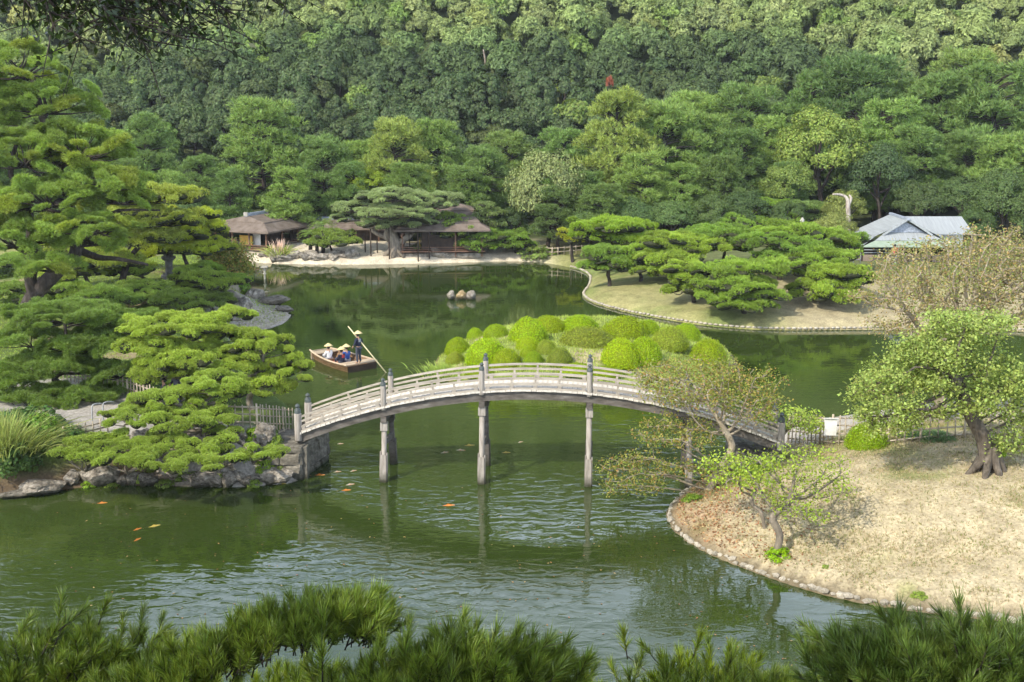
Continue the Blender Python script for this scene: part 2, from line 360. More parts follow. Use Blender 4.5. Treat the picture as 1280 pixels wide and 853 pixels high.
# ------------------------------------------------------------------ foliage geometry
def blades(Pn, D, L, W, rng):
    """one narrow triangle per direction"""
    n = len(Pn); L = np.broadcast_to(np.asarray(L, float), (n,)); W = np.broadcast_to(np.asarray(W, float), (n,))
    sd = nrm(np.cross(D, rng.normal(size=(n, 3))))
    V = np.empty((n, 3, 3)); V[:, 0] = Pn - sd * W[:, None] / 2; V[:, 1] = Pn + sd * W[:, None] / 2; V[:, 2] = Pn + D * L[:, None]
    return V.reshape(-1, 3), np.arange(n * 3).reshape(-1, 3)
def leaves(Pn, Nn, L, W, rng, droop=0.0):
    """one diamond leaf per point, facing Nn"""
    n = len(Pn); L = np.broadcast_to(np.asarray(L, float), (n,)); W = np.broadcast_to(np.asarray(W, float), (n,))
    a = nrm(np.cross(Nn, rng.normal(size=(n, 3)))); a[:, 2] -= droop; a = nrm(a); b = nrm(np.cross(Nn, a))
    V = np.empty((n, 4, 3)); l2 = L[:, None]; w2 = W[:, None]
    V[:, 0] = Pn - a * l2 * .5; V[:, 1] = Pn + b * w2 * .5 - a * l2 * .05; V[:, 2] = Pn + a * l2 * .5; V[:, 3] = Pn - b * w2 * .5 - a * l2 * .05
    return V.reshape(-1, 3), np.arange(n * 4).reshape(-1, 4)
def sph(n, rng, zmin=-1.0):
    z = rng.uniform(zmin, 1, n); a = rng.uniform(0, 2 * PI, n); r = np.sqrt(1 - z * z)
    return np.stack([r * np.cos(a), r * np.sin(a), z], 1)

def pad_arrays(rng, tufts, nb, L, W, nlobe=9, lr=.36, flat=.55):
    ang = rng.uniform(0, 2 * PI, nlobe); rr = np.sqrt(rng.uniform(0, 1, nlobe)) * .66
    C = np.stack([rr * np.cos(ang), rr * np.sin(ang), .2 * (1 - rr ** 2) + rng.normal(0, .05, nlobe)], 1)
    R = lr * rng.uniform(.75, 1.25, nlobe)
    k = rng.integers(0, nlobe, tufts); d = sph(tufts, rng, -.5)
    p = C[k] + d * R[k][:, None] * np.array([1, 1, flat])
    nn = nrm(d + np.array([0, 0, .55]))
    Pn = np.repeat(p, nb, 0); D = nrm(np.repeat(nn, nb, 0) + rng.normal(0, .5, (tufts * nb, 3)))
    return blades(Pn, D, L * rng.uniform(.7, 1.2, len(Pn)), W, rng)

def make_pads(prefix, n, tufts, nb, L, W, flat=.55, nlobe=9, lr=.36, core=.7):
    out = []
    for i in range(n):
        V, T = pad_arrays(np.random.default_rng(100 + i + tufts), tufts, nb, L, W, nlobe, lr, flat)
        # dark core of old needles and twigs, added to keep pad undersides dark
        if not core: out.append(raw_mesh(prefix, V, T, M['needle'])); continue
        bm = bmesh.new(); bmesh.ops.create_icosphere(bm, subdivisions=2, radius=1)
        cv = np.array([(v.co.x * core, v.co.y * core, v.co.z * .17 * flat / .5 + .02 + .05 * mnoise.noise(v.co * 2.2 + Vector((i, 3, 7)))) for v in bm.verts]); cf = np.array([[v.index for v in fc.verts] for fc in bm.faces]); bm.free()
        out.append(raw_mesh(prefix, np.concatenate([V, cv]), np.concatenate([T, cf + len(V)]), [M['needle'], M['shadecore']], mi=[0] * len(T) + [1] * len(cf)))
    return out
M['shadecore'] = noisy('shading_twig_core', [(.3, (.016, .020, .008)), (.7, (.045, .05, .022))], 6, .95, .8, 14, dist=.05)
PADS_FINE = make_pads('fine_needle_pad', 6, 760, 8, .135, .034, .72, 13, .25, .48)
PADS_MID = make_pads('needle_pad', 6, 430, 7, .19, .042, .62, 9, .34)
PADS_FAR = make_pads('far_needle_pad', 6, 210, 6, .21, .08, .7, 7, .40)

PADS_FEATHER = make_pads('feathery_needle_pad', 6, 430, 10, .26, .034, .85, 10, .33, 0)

def broad_crown(rng, nlobe=26, per=70, size=.13, lr=.33, flat=.9, core=True):
    d = sph(nlobe, rng, -.35); C = d * np.array([.74, .74, .74 * flat]) * rng.uniform(.75, 1.08, (nlobe, 1))
    R = lr * rng.uniform(.7, 1.25, nlobe)
    k = np.repeat(np.arange(nlobe), per); e = sph(len(k), rng, -.55)
    p = C[k] + e * R[k][:, None] * rng.uniform(.8, 1.05, (len(k), 1)) * np.array([1, 1, .85])
    nn = nrm(e + .5 * d[k] + rng.normal(0, .45, (len(k), 3)) + np.array([0, 0, .25]))
    s = size * rng.uniform(.7, 1.3, len(k))
    V, Q = leaves(p, nn, s, s * .72, rng)
    return V, Q
def unit_trunk(h0, r, rng, bend=.1):
    pts = [(0, 0, h0)] + [(rng.normal(0, bend) * t, rng.normal(0, bend) * t, h0 * (1 - t)) for t in (.35, .7, 1.0)]
    return tube(smooth_path(pts, 2), lin(r, r * .45, 7), 6)

# ================================================================== the land
def smst(t): t = np.clip(t, 0, 1); return t * t * (3 - 2 * t)
def sdist(poly, X, Y):
    """signed distance to a closed outline, positive inside"""
    X = np.asarray(X, float); Y = np.asarray(Y, float)
    pl = np.asarray(poly, float); q = np.roll(pl, -1, 0)
    best = np.full(X.shape, 1e9); ins = np.zeros(X.shape, bool)
    for (ax, ay), (bx, by) in zip(pl, q):
        dx, dy = bx - ax, by - ay
        t = np.clip(((X - ax) * dx + (Y - ay) * dy) / (dx * dx + dy * dy + 1e-12), 0, 1)
        best = np.minimum(best, np.hypot(X - ax - t * dx, Y - ay - t * dy))
        c = ((ay > Y) != (by > Y)) & (X < dx * (Y - ay) / (dy if abs(dy) > 1e-12 else 1e-12) + ax)
        ins ^= c
    return np.where(ins, best, -best)
def vnoise(X, Y, sc, seed=0.0):
    """cheap smooth value noise, about -1..1"""
    X = np.asarray(X, float) / sc + seed * 17.3; Y = np.asarray(Y, float) / sc + seed * 9.1
    def hsh(i, j):
        v = np.sin(i * 127.1 + j * 311.7) * 43758.5453; return v - np.floor(v)
    i = np.floor(X); j = np.floor(Y); u = X - i; v = Y - j; u = u * u * (3 - 2 * u); v = v * v * (3 - 2 * v)
    return 2 * ((hsh(i, j) * (1 - u) + hsh(i + 1, j) * u) * (1 - v) + (hsh(i, j + 1) * (1 - u) + hsh(i + 1, j + 1) * u) * v) - 1
def outline(px, it=2):
    pts = [G(a, b)[:2] for a, b in px]
    for _ in range(it):                      # corner cutting: a soft natural shore
        o = []
        for k in range(len(pts)):
            a = pts[k]; b = pts[(k + 1) % len(pts)]
            o += [(a[0] * .75 + b[0] * .25, a[1] * .75 + b[1] * .25), (a[0] * .25 + b[0] * .75, a[1] * .25 + b[1] * .75)]
        pts = o
    return pts

O_LEFT = outline([(-500, 655), (-200, 640), (0, 622), (60, 614), (130, 606), (200, 607), (290, 609), (345, 606), (368, 603), (376, 596), (390, 560), (392, 530), (335, 512), (312, 490), (300, 450), (296, 425), (306, 414), (340, 411), (366, 398), (358, 388), (340, 378), (322, 371), (306, 362), (308, 350), (322, 344), (308, 334), (250, 330), (180, 333), (110, 345), (60, 368), (0, 380), (-250, 395), (-600, 420)])
O_RIGHT = outline([(834, 640), (842, 660), (862, 677), (884, 690), (912, 702), (952, 717), (992, 731), (1040, 745), (1090, 755), (1150, 764), (1280, 778), (1500, 800), (1900, 760), (2000, 520), (1500, 500), (1280, 512), (1100, 522), (1010, 532), (965, 548), (915, 578), (858, 616)])
O_ISLET = outline([(544, 456), (552, 472), (580, 486), (640, 496), (720, 500), (800, 498), (870, 488), (916, 468), (918, 446), (890, 426), (820, 412), (720, 407), (640, 412), (585, 427), (552, 443)])
O_FAR = outline([(-400, 322), (150, 321), (300, 327), (345, 330), (440, 331), (560, 329), (640, 326), (690, 329), (728, 338), (740, 347), (736, 360), (727, 369), (740, 379), (780, 390), (830, 399), (880, 407), (940, 412), (1000, 413), (1060, 412), (1150, 411), (1300, 414), (1800, 440), (2300, 300), (2300, 232), (-1200, 232)])
# the camera's hillock, the pond bed and the wooded mountain in one sheet
def h_base(X, Y):
    X = np.asarray(X, float); Y = np.asarray(Y, float)
    mound = 13.25 - .53 * np.maximum(0, Y - 1.5) + .25 * vnoise(X, Y, 6, 3) - .012 * np.maximum(0, np.abs(X) - 12) ** 1.5
    side = -1.6 + 2.7 * smst((np.abs(X) - 62) / 12)
    yy = Y - 130 + 6 * vnoise(X, Y, 60, 1) + .15 * np.maximum(0, np.abs(X) - 50)
    yc = np.where(yy > 118, 118 + 26 * np.tanh((yy - 118) / 26) - .35 * np.maximum(0, yy - 170), yy) - .09 * X * smst((yy - 60) / 80)
    hill = np.where(yy > 0, .60 * yc * smst(yy / 18 + .35) + 3.0 * vnoise(X, Y, 34, 2) * smst(yy / 25), -9)
    return np.maximum(np.maximum(np.maximum(mound, side), hill), np.where(Y > 118, .6, -9))
def h_left(X, Y, s):
    k = smst(s / 1.3)
    pro = np.exp(-(((np.asarray(X) + 26) / 9) ** 2 + ((np.asarray(Y) - 84) / 8) ** 2))
    tip = smst((np.asarray(X) + 22) / 5) * smst((np.asarray(Y) - 70) / 4)
    pl = 1.45 * (1 - .78 * tip) + 1.3 * pro + .12 * vnoise(X, Y, 3, 5)
    return np.where(s > 0, .06 + pl * smst(s / np.where(tip > .3, 5.0, 1.5)), s * .8 + .06)
def h_right(X, Y, s):
    X = np.asarray(X); Y = np.asarray(Y)
    return np.where(s > 0, .12 + .35 * smst(s / .7) + 1.35 * smst(s / 6.5) + .35 * smst((X - 11) / 8) * smst(s / 4) + .06 * vnoise(X, Y, 1.8, 6), s * .9 + .12)
def h_islet(X, Y, s):
    return np.where(s > 0, .1 + .35 * smst(s / .8) + .95 * smst(s / 4.5) + .05 * vnoise(X, Y, 1.5, 7), s * .8 + .1)
def h_far(X, Y, s):
    X = np.asarray(X); Y = np.asarray(Y)
    pen = smst((X - 6) / 8)
    return np.where(s > 0, .1 + .4 * smst(s / .8) + (.55 * (1 - pen)) * smst(s / 6) + pen * (1.35 * smst(s / 11) - .15 * smst((s - 12) / 8)) + .07 * vnoise(X, Y, 3, 8), s * .8 + .1)
LANDS = {'left': (O_LEFT, h_left), 'right': (O_RIGHT, h_right), 'islet': (O_ISLET, h_islet), 'far': (O_FAR, h_far)}
def height(x, y):
    X = np.atleast_1d(np.asarray(x, float)); Y = np.atleast_1d(np.asarray(y, float))
    z = h_base(X, Y)
    for pl, fn in LANDS.values():
        z = np.maximum(z, fn(X, Y, sdist(pl, X, Y)))
    return z if np.ndim(x) else float(z[0])
def GG(px, py):
    """the point of the land seen at a pixel of the survey"""
    x, y, _ = G(px, py, 0); z = 0
    for _ in range(12):
        z = .5 * z + .5 * height(x, y); x, y, _ = G(px, py, z)
    return (x, y, height(x, y))

def set_kind(me, cols):
    a = me.color_attributes.new('kind', 'FLOAT_COLOR', 'POINT')
    a.data.foreach_set('color', np.concatenate([cols, np.ones((len(cols), 1))], 1).astype(np.float32).ravel())
def grid_mesh(name, xs, ys, hfun, colfun, keep=None):
    X, Y = np.meshgrid(xs, ys); X = X.ravel(); Y = Y.ravel()
    s = keep(X, Y) if keep else None
    Z = hfun(X, Y, s) if keep else hfun(X, Y)
    nx, ny = len(xs), len(ys)
    idx = np.arange(nx * ny).reshape(ny, nx)
    Q = np.stack([idx[:-1, :-1], idx[:-1, 1:], idx[1:, 1:], idx[1:, :-1]], -1).reshape(-1, 4)
    if keep:
        Q = Q[(s[Q] > -1.6).any(1)]
        used = np.unique(Q); mp = np.full(nx * ny, -1); mp[used] = np.arange(len(used)); Q = mp[Q]
        X, Y, Z, s = X[used], Y[used], Z[used], s[used]
    me = raw_mesh(name, np.stack([X, Y, Z], 1), Q, M['ground'], smooth=True)
    set_kind(me, colfun(X, Y, Z, s)); return me
def mix(a, b, t): t = np.clip(t, 0, 1)[:, None]; return a * (1 - t) + b * t
C3 = lambda *a: np.array([a], float)
SAND, DRY, GRASS, SOIL, LITTER, PATHC, SHINGLE = C3(.56, .49, .37), C3(.42, .35, .225), C3(.15, .20, .05), C3(.13, .095, .06), C3(.30, .175, .095), C3(.33, .305, .27), C3(.40, .36, .31)

xs = np.concatenate([np.arange(-600, -160, 20), np.arange(-160, 160, 2.5), np.arange(160, 601, 20)])
ys = np.concatenate([np.arange(-120, -20, 10), np.arange(-20, 40, 1.0), np.arange(40, 230, 3.), np.arange(230, 560, 10)])
def col_base(X, Y, Z, s): return mix(mix(SOIL, C3(.07, .085, .035), (vnoise(X, Y, 4, 4) + 1) / 2), C3(.075, .095, .04), (Y > 118) * 1.0)
structure(obj('ground', grid_mesh('ground', xs, ys, h_base, col_base)))

path_poly = [G(a, b, 1.4)[:2] for a, b in [(372, 548), (372, 562), (280, 575), (150, 548), (90, 535), (20, 520), (-60, 500), (-60, 480), (90, 475), (170, 500), (230, 525), (300, 536)]]
def col_left(X, Y, Z, s):
    n = vnoise(X, Y, 2.2, 11) * .6 + vnoise(X, Y, .7, 12) * .4
    c = mix(mix(C3(.13, .17, .045), C3(.085, .125, .028), (n + 1) / 2), C3(.27, .215, .125), smst((vnoise(X, Y, 4, 13) + n * .5 - .12) * 2.0) * (Y > 60) * .85)
    c = mix(c, SOIL, smst((.9 - Z) * 3) * (Y < 60))
    c = mix(c, PATHC, smst(sdist(path_poly, X, Y) / .5 + .5))
    tip = smst((X + 21.5) / 3 + n * .3) * smst((Y - 69) / 3) * smst((9.5 - s) / 3)
    return mix(c, SHINGLE, tip)
bb = np.array(O_LEFT)
structure(obj('left_bank', grid_mesh('left_bank', np.arange(-70, -5, .4), np.arange(40, 106, .4), h_left, col_left, lambda X, Y: sdist(O_LEFT, X, Y))))
def col_right(X, Y, Z, s):
    n = vnoise(X, Y, 1.6, 21) * .55 + vnoise(X, Y, .55, 22) * .45
    c = mix(C3(.36, .30, .185), C3(.48, .41, .275), (n + 1) / 2)
    c = mix(c, C3(.27, .20, .11), smst((vnoise(X, Y, 2.4, 27) * .6 + vnoise(X, Y, .4, 28) * .5 - .35) * 2))
    gr = smst((vnoise(X, Y, 3.4, 23) * .7 + vnoise(X, Y, .9, 26) * .6 + .55 * smst((Y - 40.5) / 4) - .22) * 1.6)
    c = mix(c, C3(.21, .225, .075), gr * .8)
    c = mix(c, LITTER, smst((8.6 - X) / 3.2 + n * .5) * smst((s + .2) / .6) * .6)
    c = mix(c, C3(.15, .12, .075), smst((.34 - s) / .3))
    return mix(c, C3(.40, .37, .32), smst((Y - 46.2) / .6) * smst((X - 9.5)))
structure(obj('right_lawn', grid_mesh('right_lawn', np.arange(3, 62, .3), np.arange(28, 62, .3), h_right, col_right, lambda X, Y: sdist(O_RIGHT, X, Y))))
def col_islet(X, Y, Z, s):
    n = vnoise(X, Y, 1.4, 31)
    return mix(mix(C3(.20, .25, .06), DRY, smst(n * 1.2)), SOIL, smst((.3 - s) * 2))
structure(obj('azalea_islet', grid_mesh('azalea_islet', np.arange(-8, 18, .3), np.arange(54, 80, .3), h_islet, col_islet, lambda X, Y: sdist(O_ISLET, X, Y))))
def col_far(X, Y, Z, s):
    n = vnoise(X, Y, 3, 41) * .6 + vnoise(X, Y, .9, 42) * .4
    g = mix(C3(.29, .27, .12), C3(.16, .20, .06), smst(n * .8 + .5))
    g = mix(g, C3(.37, .305, .20), smst((vnoise(X, Y, 6, 43) + n * .6 + (X - 18) / 12) * 1.1) * smst((Y < 88) * 1.0) * .8)
    g = mix(g, C3(.13, .15, .06), smst((Y - 86) / 6) * smst((X - 8) / 6))
    beach = smst((5 - X) / 4) * smst((X + 40) / 4) * smst((9.5 + n * 1.5 - s) / 2)
    g = mix(g, SAND, beach)
    return mix(g, C3(.06, .075, .03), smst((Y - 112) / 6))
structure(obj('far_bank', grid_mesh('far_bank', np.arange(-110, 130, .8), np.arange(68, 142, .8), h_far, col_far, lambda X, Y: sdist(O_FAR, X, Y))))
wv = [(-74, 20, 0), (74, 20, 0), (74, 119, 0), (-74, 119, 0)]
structure(obj('pond_water', raw_mesh('pond_water', wv, np.array([[0, 1, 2, 3]]), M['water'])))

def proj(x, y, z):
    d = y * _c - (z - EYE) * _s; v = y * _s + (z - EYE) * _c
    return 640 + F_PX * x / d, 426.5 - F_PX * v / d

# ================================================================== the wooded hill
BROAD = []
for i in range(9):
    r = np.random.default_rng(500 + i)
    V, Q = broad_crown(r, int(r.integers(34, 46)), 85, .125, r.uniform(.20, .27), r.uniform(.8, 1.05))
    tv, tf = unit_trunk(1.9, .07, r)
    n0 = len(V); tq = [f for f in tf if len(f) == 4]; tq = np.array(tq) + n0
    tv = np.array(tv) + np.array([0, 0, -1.7])
    BROAD.append((raw_mesh('broadleaf_tree', np.concatenate([V, tv]), [Q, tq], [M['leaf'], M['bark']], mi=[0] * len(Q) + [1] * len(tq)), V, Q))
spots = []
rg = np.random.default_rng(77)
for yy in np.arange(134, 202, 2.6):
    half = yy * .46 + 8
    for xx in np.arange(-half, half, 3.0):
        x = xx + rg.uniform(-1.5, 1.5); y = yy + rg.uniform(-1.4, 1.4)
        spots.append((x, y, float(h_base(x, y)), rg.uniform(1.8, 2.75) * (1.25 if rg.random() < .12 else 1)))
def tint(c, r, a=.15, h=.04):
    f = r.uniform(1 - a, 1 + a); return [max(.008, v * f * r.uniform(1 - h, 1 + h)) for v in c]
def hill_colour(x, y, z, r):  # darker low, paler high: the slope's shade and light put into leaf colour
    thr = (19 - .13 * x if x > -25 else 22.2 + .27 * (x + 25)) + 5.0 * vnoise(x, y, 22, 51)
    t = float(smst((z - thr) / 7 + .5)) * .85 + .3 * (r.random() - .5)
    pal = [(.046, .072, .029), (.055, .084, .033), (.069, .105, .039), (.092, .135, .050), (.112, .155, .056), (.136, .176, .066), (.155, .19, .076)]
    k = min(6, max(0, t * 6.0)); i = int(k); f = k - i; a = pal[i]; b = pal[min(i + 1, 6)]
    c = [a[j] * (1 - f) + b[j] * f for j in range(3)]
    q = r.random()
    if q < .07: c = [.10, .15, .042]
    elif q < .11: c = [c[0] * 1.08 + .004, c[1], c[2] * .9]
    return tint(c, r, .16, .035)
vis = []
for x, y, z, r_ in spots:
    px, py = proj(x, y, z + 4)
    vis.append((not (-60 < px < 1340 and -60 < py < 300), y, x, z, r_))
vis.sort()
singles = [v for v in vis if not v[0]]
# the trees that show largest: those rising free above the belt of pines
singles.sort(key=lambda v: v[1])
singles = [v for v in singles if proj(v[2], v[1], v[3] + 6)[1] < 190]
one = singles[:292]
chosen = set(id(v) for v in one)
def where(px):
    return ('above the layered old pine bank' if px < 250 else 'above the waterside pavilion' if px < 420 else 'above the spreading propped pine' if px < 620 else 'above the round grey green tree' if px < 760 else 'above the soft light green pines' if px < 950 else 'above the camphor tree' if px < 1110 else 'above the pale tea house')
dark_lbl = 'rounded dark green broadleaf tree massed with others on the lower hillside'
light_lbl = 'rounded pale yellow green broadleaf tree massed with others high on the hillside'
for k, v in enumerate(one):
    _, y, x, z, r_ = v
    me = BROAD[int(rg.integers(len(BROAD)))][0]
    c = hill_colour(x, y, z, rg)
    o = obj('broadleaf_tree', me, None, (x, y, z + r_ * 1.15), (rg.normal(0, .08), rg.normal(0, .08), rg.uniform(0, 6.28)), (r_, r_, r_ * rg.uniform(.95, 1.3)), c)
    wh_ = where(proj(x, y, z + 4)[0]); lt = c[0] > .11
    tag(o, ('pale yellow green' if lt else 'rounded dark green') + ' broadleaf tree on the hillside ' + wh_, 'tree', ('pale' if lt else 'dark') + ' trees on the hillside ' + wh_)
# the rest of the wood: one joined mass
FV, FQ, FC = [], [], []; n0 = 0
rest = [v for v in vis if id(v) not in chosen]
upper = []
for yy in np.arange(200, 312, 5.0):
    for xx in np.arange(-yy * .5, yy * .5, 5.4):
        upper.append((True, yy + rg.uniform(-2.5, 2.5), xx + rg.uniform(-2.5, 2.5), None, rg.uniform(3.4, 4.6)))
for v in rest + upper:
    out, y, x, z, r_ = v
    far = z is None
    if far: z = float(h_base(x, y))
    _, V, Q = BROAD[int(rg.integers(len(BROAD)))]
    step = 20 if far else (8 if out else 2)
    Q2 = Q[::step]; vv = V[Q2.ravel()].reshape(-1, 4, 3)[:, [0, 1, 3]] if False else V[Q2.ravel()].reshape(-1, 4, 3)[:, :3]
    ctr = vv.mean(1, keepdims=True); vv = (ctr + (vv - ctr) * (5.0 if far else 3.0 if out else 1.75)).reshape(-1, 3); V2 = vv; Q2 = np.arange(len(vv)).reshape(-1, 3)
    a = rg.uniform(0, 6.28); ca, sa = math.cos(a), math.sin(a)
    W = V2 * r_; W = np.stack([W[:, 0] * ca - W[:, 1] * sa, W[:, 0] * sa + W[:, 1] * ca, W[:, 2] * 1.1], 1) + np.array([x, y, z + r_ * 1.1])
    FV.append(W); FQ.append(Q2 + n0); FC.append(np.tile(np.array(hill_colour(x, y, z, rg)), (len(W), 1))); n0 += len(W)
m_, n_, l_, b_ = newmat('forest_leaf')
M['forest'] = m_
at_ = N(n_, 'ShaderNodeAttribute', attribute_name='kind'); ge_ = N(n_, 'ShaderNodeNewGeometry'); hs_ = N(n_, 'ShaderNodeHueSaturation')
mr_ = N(n_, 'ShaderNodeMapRange'); mr_.inputs['To Min'].default_value = 1.0; mr_.inputs['To Max'].default_value = 2.4
l_.new(ge_.outputs['Random Per Island'], mr_.inputs[0]); l_.new(mr_.outputs[0], hs_.inputs['Value']); l_.new(at_.outputs['Color'], hs_.inputs['Color']); hs_.inputs['Hue'].default_value = .488; hs_.inputs['Saturation'].default_value = 1.07
l_.new(hs_.outputs[0], b_.inputs['Base Color']); b_.inputs['Roughness'].default_value = .6; b_.inputs['Specular IOR Level'].default_value = .2
tr_ = N(n_, 'ShaderNodeBsdfTranslucent'); mx_ = N(n_, 'ShaderNodeMixShader'); mx_.inputs[0].default_value = .32
l_.new(hs_.outputs[0], tr_.inputs['Color']); l_.new(b_.outputs[0], mx_.inputs[1]); l_.new(tr_.outputs[0], mx_.inputs[2]); l_.new(mx_.outputs[0], n_['Material Output'].inputs[0])
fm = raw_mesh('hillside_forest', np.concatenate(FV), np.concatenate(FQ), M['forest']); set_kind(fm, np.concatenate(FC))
stuff(obj('hillside_forest', fm), 'dense mixed wood covering the mountainside far above the garden', 'forest')
print('forest stuff faces', len(fm.polygons), 'singles', len(one))

# ================================================================== the belt of trees at the hill foot
def tall_pine_proto(seed, n=46, spread=.30, layer=.15):
    r = np.random.default_rng(seed); Vs, Ts, off = [], [], 0
    mb = MB(); bend = r.normal(0, .03, 2)
    sp = lambda t: Vector((bend[0] * math.sin(t * 4), bend[1] * math.sin(t * 3 + 1), t * .97))
    mb.tube([sp(t) for t in np.linspace(0, 1, 9)], lin(.024, .006, 9), 6)
    for i in range(n):
        t = r.uniform(.22, 1) ** .85
        wid = spread * (1 - ((t - .45) / .62) ** 2 * .75)
        a = i * 2.4 + r.normal(0, .35); rr = wid * (r.uniform(.25, 1) ** .6)
        c = np.array([math.cos(a) * rr + bend[0], math.sin(a) * rr + bend[1], t - .10 * rr / spread + .03])
        rad = layer * r.uniform(.65, 1.15) * (.75 + .4 * (1 - t))
        V, T = pad_arrays(np.random.default_rng(seed * 100 + i), 60, 6, .40, .075, 5, .42, .85)
        q = V * rad; Vs.append(q + c); Ts.append(T + off); off += len(V)
        s0 = sp(max(.2, t - .06)); c = Vector(c); mid = (s0 + c) / 2 + Vector((0, 0, .01))
        mb.tube([s0, mid, c], [.008 * (1.2 - t) + .002, .005, .002], 4, False)
    return raw_mesh('crown', np.concatenate(Vs), np.concatenate(Ts), M['needle']), mb.mesh('trunk', M['bark'], True)
TALL = [tall_pine_proto(40 + i, 92 + 6 * (i % 3), .27 + .03 * (i % 3), .118) for i in range(5)]
def tall_pine(px, top, base_y, Y, label, color, group=None, wide=1.0, k=None):
    x, _, zt = P(px, top, Y); zb = height(x, Y); h = max(4, zt - zb)
    r = empty('pine_tree', (x, Y, zb - .1), label, 'tree', group)
    cr, tk = TALL[int(rg.integers(5)) if k is None else k]; a = rg.uniform(0, 6.28)
    obj('trunk', tk, r, (0, 0, 0), (0, 0, a), (h * wide, h * wide, h))
    obj('crown', cr, r, (0, 0, 0), (0, 0, a), (h * wide, h * wide, h), color)
    return r
CROWNS = []
for i in range(5):
    r = np.random.default_rng(900 + i); V, Q = broad_crown(r, 58, 240, .046, .225, 1.05)
    CROWNS.append(raw_mesh('crown', V, Q, M['leaf']))
def leafy_tree(px, cy, wpx, hpx, Y, label, color, group=None, name='broadleaf_tree', cat='tree', k=None):
    x, _, zc = P(px, cy, Y); q = ppm(Y); rx = wpx / 2 / q; rz = hpx / 2 / q; zb = height(x, Y)
    r = empty(name, (x, Y, zb - .05), label, cat, group)
    mb = MB(); top = zc - zb
    mb.tube(smooth_path([(0, 0, -.2), (rx * .06, 0, top * .35), (-rx * .05, 0, top * .8), (0, 0, top * 1.15)], 2), lin(.05 * rx + .05, .02 * rx, 7), 6)
    for j in range(5):
        a = j * 1.3 + .4; mb.tube([(0, 0, top * (.45 + .08 * j)), (math.cos(a) * rx * .35, math.sin(a) * rx * .35, top * .9), (math.cos(a) * rx * .6, math.sin(a) * rx * .6, top + rz * .2)], [.03 * rx + .02, .02 * rx + .015, .012 * rx + .01], 5, False)
    obj('trunk', mb.mesh('trunk', M['bark'], True), r)
    me = CROWNS[int(rg.integers(5)) if k is None else k]
    obj('crown', me, r, (0, 0, top), (0, 0, rg.uniform(0, 6.28)), (rx * 1.04, rx * .95, rz * 1.06), color)
    return r

PN, PB, PD, PY_ = (.092, .15, .046), (.122, .188, .054), (.066, .112, .038), (.155, .205, .056)
gb = 'tall pines in the belt along the hill foot'
named_pines = [
    (322, 128, 0, 122, 'broad tall pine rising behind the bark roofed pavilion', PB, 1.15),
    (180, 148, 0, 124, 'tall layered pine behind the yellowish pines on the promontory', PN, 1.1),
    (250, 196, 0, 117, 'lower layered pine just left of the broad pine behind the pavilion', PN, 1.1),
    (402, 172, 0, 119, 'pine with drooping tiers between the two garden pavilions', PN, 1.1),
    (492, 150, 0, 121, 'bright pine with an open crown behind the spreading old pine', PY_, 1.0),
    (548, 152, 0, 124, 'dense pine beside the bright open pine above the far pavilion', PB, 1.0),
    (604, 184, 0, 120, 'thin dark pine behind the clipped shore pines', PN, 1.0),
    (772, 116, 0, 116, 'tallest light green conical pine beside the round grey green tree', PY_, .95),
    (832, 128, 0, 118, 'soft light green pine on the hill foot behind the pond corner', PB, 1.05),
    (880, 142, 0, 121, 'soft green pine between the tall conical pine and the camphor tree', PB, 1.05),
    (930, 110, 0, 130, 'dark pine standing high behind the camphor tree', PN, 1.1),
    (1075, 72, 0, 132, 'huge wide dark pine towering over the camphor tree', PD, 1.35),
    (1180, 94, 0, 128, 'dark pine towering behind the pale roofed tea house', PN, 1.15),
    (1245, 86, 0, 124, 'dark tall pine at the corner behind the bare maple', PN, 1.2),
    (1150, 160, 0, 116, 'pine with level tiers directly above the pale tea house roof', PN, 1.2),
    (1262, 168, 0, 112, 'low tiered pine behind the brown leaved maple top', PB, 1.25),
]
for px, top, _b, Y, lb, c, wd in named_pines: tall_pine(px, top, 0, Y, lb, c, None, wd)
fill = [(60, 130, 126), (110, 165, 121), (20, 120, 130), (150, 200, 114), (215, 215, 112), (285, 215, 114), (365, 212, 114), (440, 205, 117), (455, 175, 127), (515, 205, 115), (580, 210, 116),
        (640, 168, 131), (705, 165, 130), (730, 215, 113), (800, 195, 110), (850, 205, 111), (905, 195, 112), (870, 120, 132), (960, 150, 126), (985, 205, 113), (1020, 95, 136), (1110, 130, 124), (1130, 105, 134), (1210, 165, 118), (1300, 120, 126), (1215, 70, 138), (1340, 170, 112), (1095, 180, 119), (930, 165, 120), (-30, 150, 118), (700, 235, 108), (755, 230, 107)]
for px, top, Y in fill:
    tall_pine(px, top, 0, Y, 'tall green pine in the belt ' + where(px).replace('above', 'behind'), tint(PN if rg.random() < .6 else PB, rg, .2), 'tall pines in the belt ' + where(px).replace('above', 'behind'), rg.uniform(1.0, 1.35))
leafy_tree(684, 246, 112, 132, 111, 'round grey green broadleaf tree at the water corner behind the shore pines', (.13, .16, .065))
leafy_tree(1026, 190, 132, 112, 117, 'yellow green camphor tree bulging from the dark pines', (.125, .175, .045))
leafy_tree(985, 232, 80, 66, 113, 'yellow green lower camphor crown under the larger camphor tree', (.11, .158, .045))
leafy_tree(1100, 225, 95, 90, 114, 'dark glossy broadleaf tree behind the bleached snag', (.045, .075, .03))
leafy_tree(1055, 262, 60, 50, 108, 'olive broadleaf shrub below the bleached snag', (.13, .16, .05))
leafy_tree(1042, 288, 62, 46, 101, 'pale olive round shrub beside the pale tea house', (.14, .17, .055))
leafy_tree(462, 230, 62, 40, 118, 'feathery light green bush above the spreading old pine', (.13, .19, .03))
leafy_tree(845, 180, 150, 60, 128, 'dark broadleaf crown filling the gap behind the soft pines', (.06, .095, .04))
